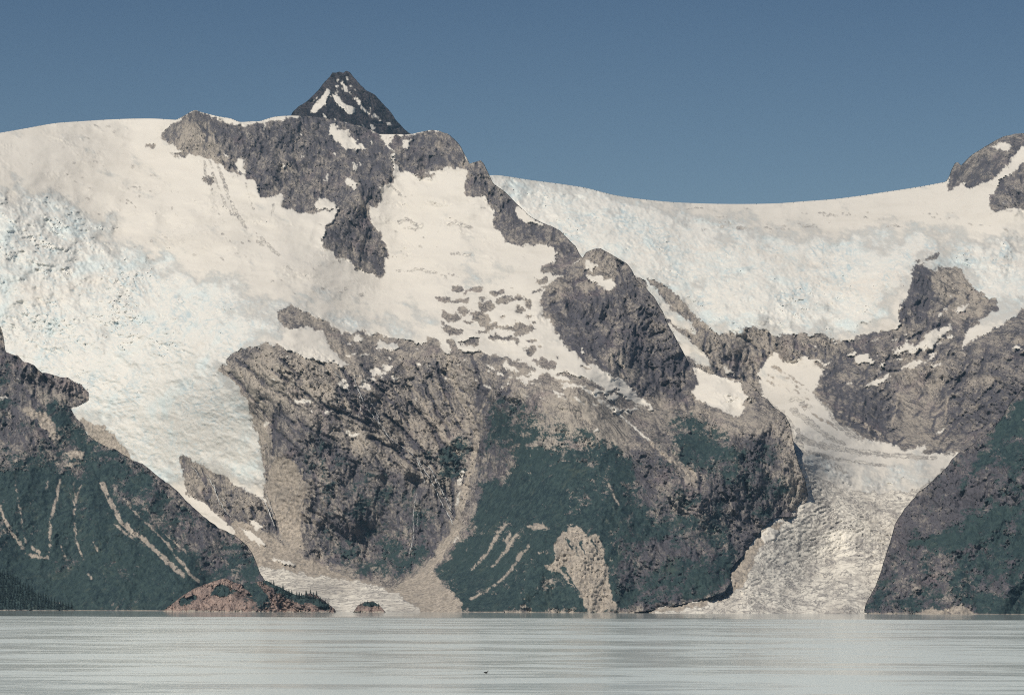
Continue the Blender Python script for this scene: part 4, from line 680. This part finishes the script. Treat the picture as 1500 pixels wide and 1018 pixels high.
# ------------------------------------------------------------------ spruces
k = NT('spruce needles')
M_needle = k.done(k.mix(k.ramp(k.noise(1.2, 4, 0.7), 0.35, 0.65), (0.013, 0.025, 0.027), (0.040, 0.062, 0.056)), 0.9)
k = NT('spruce bark'); M_bark = k.done(k.mix(k.noise(0.5), (0.10, 0.08, 0.06), (0.2, 0.17, 0.14)), 0.9)
def pydata(name, V, Fc, mat, smooth=False):
    me = bpy.data.meshes.new(name); me.from_pydata([tuple(v) for v in V], [], Fc); me.materials.append(mat); me.update(); return me
def spruce_mesh(seed):
    r = random.Random(seed); V, Fc = [], []; H = 1.0; lay = 10
    for q in range(lay):
        z = 0.08 + 0.86 * q / lay; rad = (0.21 * (1 - q / lay) ** 0.8 + 0.02) * r.uniform(.8, 1.15); n = 8 if q < 7 else 6
        for b in range(n):
            a = 2 * math.pi * (b + r.random() * .8) / n; l = rad * r.uniform(.65, 1.25); wd = 0.35 * l + .012; dz = -0.055 * r.uniform(.6, 1.4)
            ca, sa = math.cos(a), math.sin(a); i = len(V)
            V += [(0, 0, z + .09), (ca * l * .6 - sa * wd, sa * l * .6 + ca * wd, z + dz * .4), (ca * l, sa * l, z + dz), (ca * l * .6 + sa * wd, sa * l * .6 - ca * wd, z + dz * .4)]
            Fc += [(i, i + 1, i + 2), (i, i + 2, i + 3), (i + 1, i, i + 3), (i + 1, i + 3, i + 2)]
    i = len(V); V += [(.012, 0, .9), (-.006, .01, .9), (-.006, -.01, .9), (0, 0, 1.03)]; Fc += [(i, i + 1, i + 3), (i + 1, i + 2, i + 3), (i + 2, i, i + 3)]
    return pydata('crown', V, Fc, M_needle)
def trunk_mesh():
    V, Fc = [], []
    for z, rr in ((-.12, .026), (.3, .018), (.92, .004)):
        V += [(rr * math.cos(t * math.pi / 3), rr * math.sin(t * math.pi / 3), z) for t in range(6)]
    for q in range(2):
        for t in range(6): Fc.append((q * 6 + t, q * 6 + (t + 1) % 6, q * 6 + 6 + (t + 1) % 6, q * 6 + 6 + t))
    return pydata('trunk', V, Fc, M_bark)
crowns = [spruce_mesh(q) for q in range(4)]; trunk = trunk_mesh(); rt = random.Random(4)
def spruce(p, h, label, group):
    t = bpy.data.objects.new('spruce_tree', None); COL.objects.link(t); t.empty_display_size = 1
    t.location = p; t.rotation_euler = (rt.uniform(-.05, .05), rt.uniform(-.05, .05), rt.uniform(0, 6.28)); w_ = h * rt.uniform(.8, 1.25); t.scale = (w_, w_, h)
    t['label'] = label; t['category'] = 'tree'; t['group'] = group
    for nm, me in (('crown', rt.choice(crowns)), ('trunk', trunk)):
        c = bpy.data.objects.new(nm, me); COL.objects.link(c); c.parent = t
def stand(layer, n, box, test, hr, label, group, gap):
    got = []; tries = 0
    while len(got) < n and tries < 20000:
        tries += 1; x = rt.uniform(box[0], box[2]); y = rt.uniform(box[1], box[3])
        if not test(x, y) or any(abs(x - a) < gap and abs(y - b) < gap * .8 for a, b in got): continue
        got.append((x, y)); spruce(layer.at(x, y, 1.0), rt.uniform(*hr), label, group)
def above(line): 
    lx, ly = np.array([p[0] for p in line]), np.array([p[1] for p in line])
    return lambda x: float(np.interp(x, lx, ly))
ra = above([(-80, 815), (0, 838), (15, 842), (28, 853), (40, 861), (55, 871), (70, 878), (85, 884), (95, 886), (105, 890), (113, 897)])
stand(A, 185, (-4, 838, 109, 893), lambda x, y: y > ra(x) + 1, (6, 10), 'dark spruce in the dense wood on the low point at far left', 'spruces on the low wooded point', 3.0)
rb = above(b1)
stand(B1, 26, (395, 850, 486, 893), lambda x, y: rb(x) + .5 < y < rb(x) + 6, (4.5, 8), 'spruce on the crest of the long red islet, toward the ice', 'spruces along the long islet crest', 1.8)
stand(B1, 22, (380, 850, 480, 893), lambda x, y: rb(x) + 5 < y < rb(x) + 13, (3.5, 6), 'small spruce on the slope below the crest of the long islet', 'spruces below the islet crest', 2.0)
stand(B1, 14, (306, 856, 340, 872), lambda x, y: True, (3, 5), 'low spruce in the green thicket near the top of the long islet', 'spruces in the islet thicket', 2.0)
rb2 = above(b2)
stand(B2, 12, (525, 880, 561, 893), lambda x, y: rb2(x) + .4 < y < rb2(x) + 6, (2.5, 5), 'small spruce on top of the small round islet', 'spruces on the small islet', 1.6)

# ------------------------------------------------------------------ water
k = NT('silty fjord water')
dist = k.n.new('ShaderNodeSeparateXYZ'); k.l.new(k.geo, dist.inputs[0]); Yd = dist.outputs[1]
calm = k.ramp(k.math('ADD', Yd, k.math('MULTIPLY', k.noise(500, 3, .5, 0, (.1, 1, 1)), 500)), 1900, 2250)          # still water under the cliffs
def streaks(sx, sy, lo, hi):
    return k.ramp(k.noise(sy, 4, .62, .2, (sy / sx, 1, 1)), lo, hi)
wind = k.math('ADD', k.math('MULTIPLY', streaks(120, 110, .36, .64), .4), k.math('ADD', k.math('MULTIPLY', streaks(30, 24, .36, .64), .35), k.math('MULTIPLY', streaks(8, 6, .36, .64), .25)))
w1 = k.noise(2.6, 4, .6, .2, (.35, 1, 1)); w2 = k.noise(0.8, 3, .6, .2, (.5, 1, 1))
hgt = k.math('ADD', k.math('MULTIPLY', w1, 1.0), k.math('MULTIPLY', w2, 0.2))
bp = k.n.new('ShaderNodeBump'); bp.inputs['Distance'].default_value = 0.5; k.l.new(hgt, bp.inputs['Height'])
k.l.new(k.math('MULTIPLY', k.ramp(wind, .32, .68, .08, .26), k.math('MULTIPLY', k.ramp(calm, 0, 1, 1, .03), k.ramp(Yd, 205, 300, 2.6, 1))), bp.inputs['Strength'])
k.l.new(bp.outputs[0], k.p.inputs['Normal'])
k.p.inputs['IOR'].default_value = 1.22; k.p.inputs['Specular IOR Level'].default_value = 0.5
M_water = k.done((0.70, 0.77, 0.74), k.math('MULTIPLY', k.ramp(wind, .32, .68, .23, .09), k.ramp(calm, 0, 1, 1, .3)))
gx = np.linspace(-2500, 2500, 60); gy = np.concatenate([np.linspace(-300, 2000, 60), np.linspace(2100, 9000, 30)])
X, Y = np.meshgrid(gx, gy); idx = np.arange(X.size).reshape(X.shape)
Fw = np.stack([idx[:-1, :-1], idx[:-1, 1:], idx[1:, 1:], idx[1:, :-1]], -1).reshape(-1, 4)
o = mesh_object('water', np.stack([X.ravel(), Y.ravel(), 0 * X.ravel()], 1), Fw, M_water); o['kind'] = 'structure'

# ------------------------------------------------------------------ seabird afloat
k = NT('sooty plumage'); M_bird = k.done(k.mix(k.noise(.05), (.008, .008, .009), (.02, .019, .018)), .7)
k = NT('horn bill'); M_bill = k.done((.03, .028, .025), .5)
bx, by = 712.5, 985.0
bd = CAM_H * F_PX / (by + 1.0 - HOR)
bird = bpy.data.objects.new('seabird', None); COL.objects.link(bird); bird.location = ((bx - CX) * bd / F_PX, bd, 0.0)
bird['label'] = 'tiny dark seabird afloat alone on the open water'; bird['category'] = 'bird'
def lathe(name, rings, mat, parent, n=14):
    V, Fc = [], []
    for (x, z, ry, rz) in rings: V += [(x, ry * math.cos(2 * math.pi * t / n), z + rz * math.sin(2 * math.pi * t / n)) for t in range(n)]
    for q in range(len(rings) - 1):
        for t in range(n): Fc.append((q * n + t, q * n + (t + 1) % n, (q + 1) * n + (t + 1) % n, (q + 1) * n + t))
    Fc += [tuple(range(n))[::-1], tuple(range((len(rings) - 1) * n, len(rings) * n))]
    me = pydata(name, V, Fc, mat); me.polygons.foreach_set('use_smooth', np.ones(len(me.polygons), bool))
    o = bpy.data.objects.new(name, me); COL.objects.link(o); o.parent = parent; return o
lathe('body', [(-.19, .10, .008, .006), (-.15, .085, .04, .03), (-.08, .06, .075, .065), (0, .045, .085, .08), (.06, .06, .07, .075), (.10, .11, .045, .055), (.115, .16, .036, .04), (.135, .195, .038, .036), (.165, .20, .028, .026), (.18, .197, .012, .012)], M_bird, bird)
lathe('bill', [(.172, .197, .012, .012), (.19, .193, .007, .008), (.205, .189, .002, .002)], M_bill, bird, 8)
lathe('tail', [(-.175, .09, .012, .008), (-.20, .088, .022, .005), (-.225, .084, .012, .003)], M_bird, bird, 8)

# ------------------------------------------------------------------ air
hz = bpy.data.materials.new('sea air'); hz.use_nodes = True; hn = hz.node_tree.nodes; hn.clear()
out = hn.new('ShaderNodeOutputMaterial'); pv = hn.new('ShaderNodeVolumePrincipled')
pv.inputs['Color'].default_value = (0.40, 0.68, 0.95, 1); pv.inputs['Density'].default_value = HAZE; pv.inputs['Anisotropy'].default_value = 0.0
hz.node_tree.links.new(pv.outputs[0], out.inputs['Volume'])
def haze_box(x0, x1, y0, y1, z0, z1):
    V = [(x, y, z) for x in (x0, x1) for y in (y0, y1) for z in (z0, z1)]
    me = pydata('haze', V, [(0, 1, 3, 2), (4, 6, 7, 5), (0, 4, 5, 1), (2, 3, 7, 6), (0, 2, 6, 4), (1, 5, 7, 3)], hz)
    o = bpy.data.objects.new('haze', me); COL.objects.link(o); o['kind'] = 'stuff'
haze_box(-3200, 3200, -400, 11000, -700, 1560)
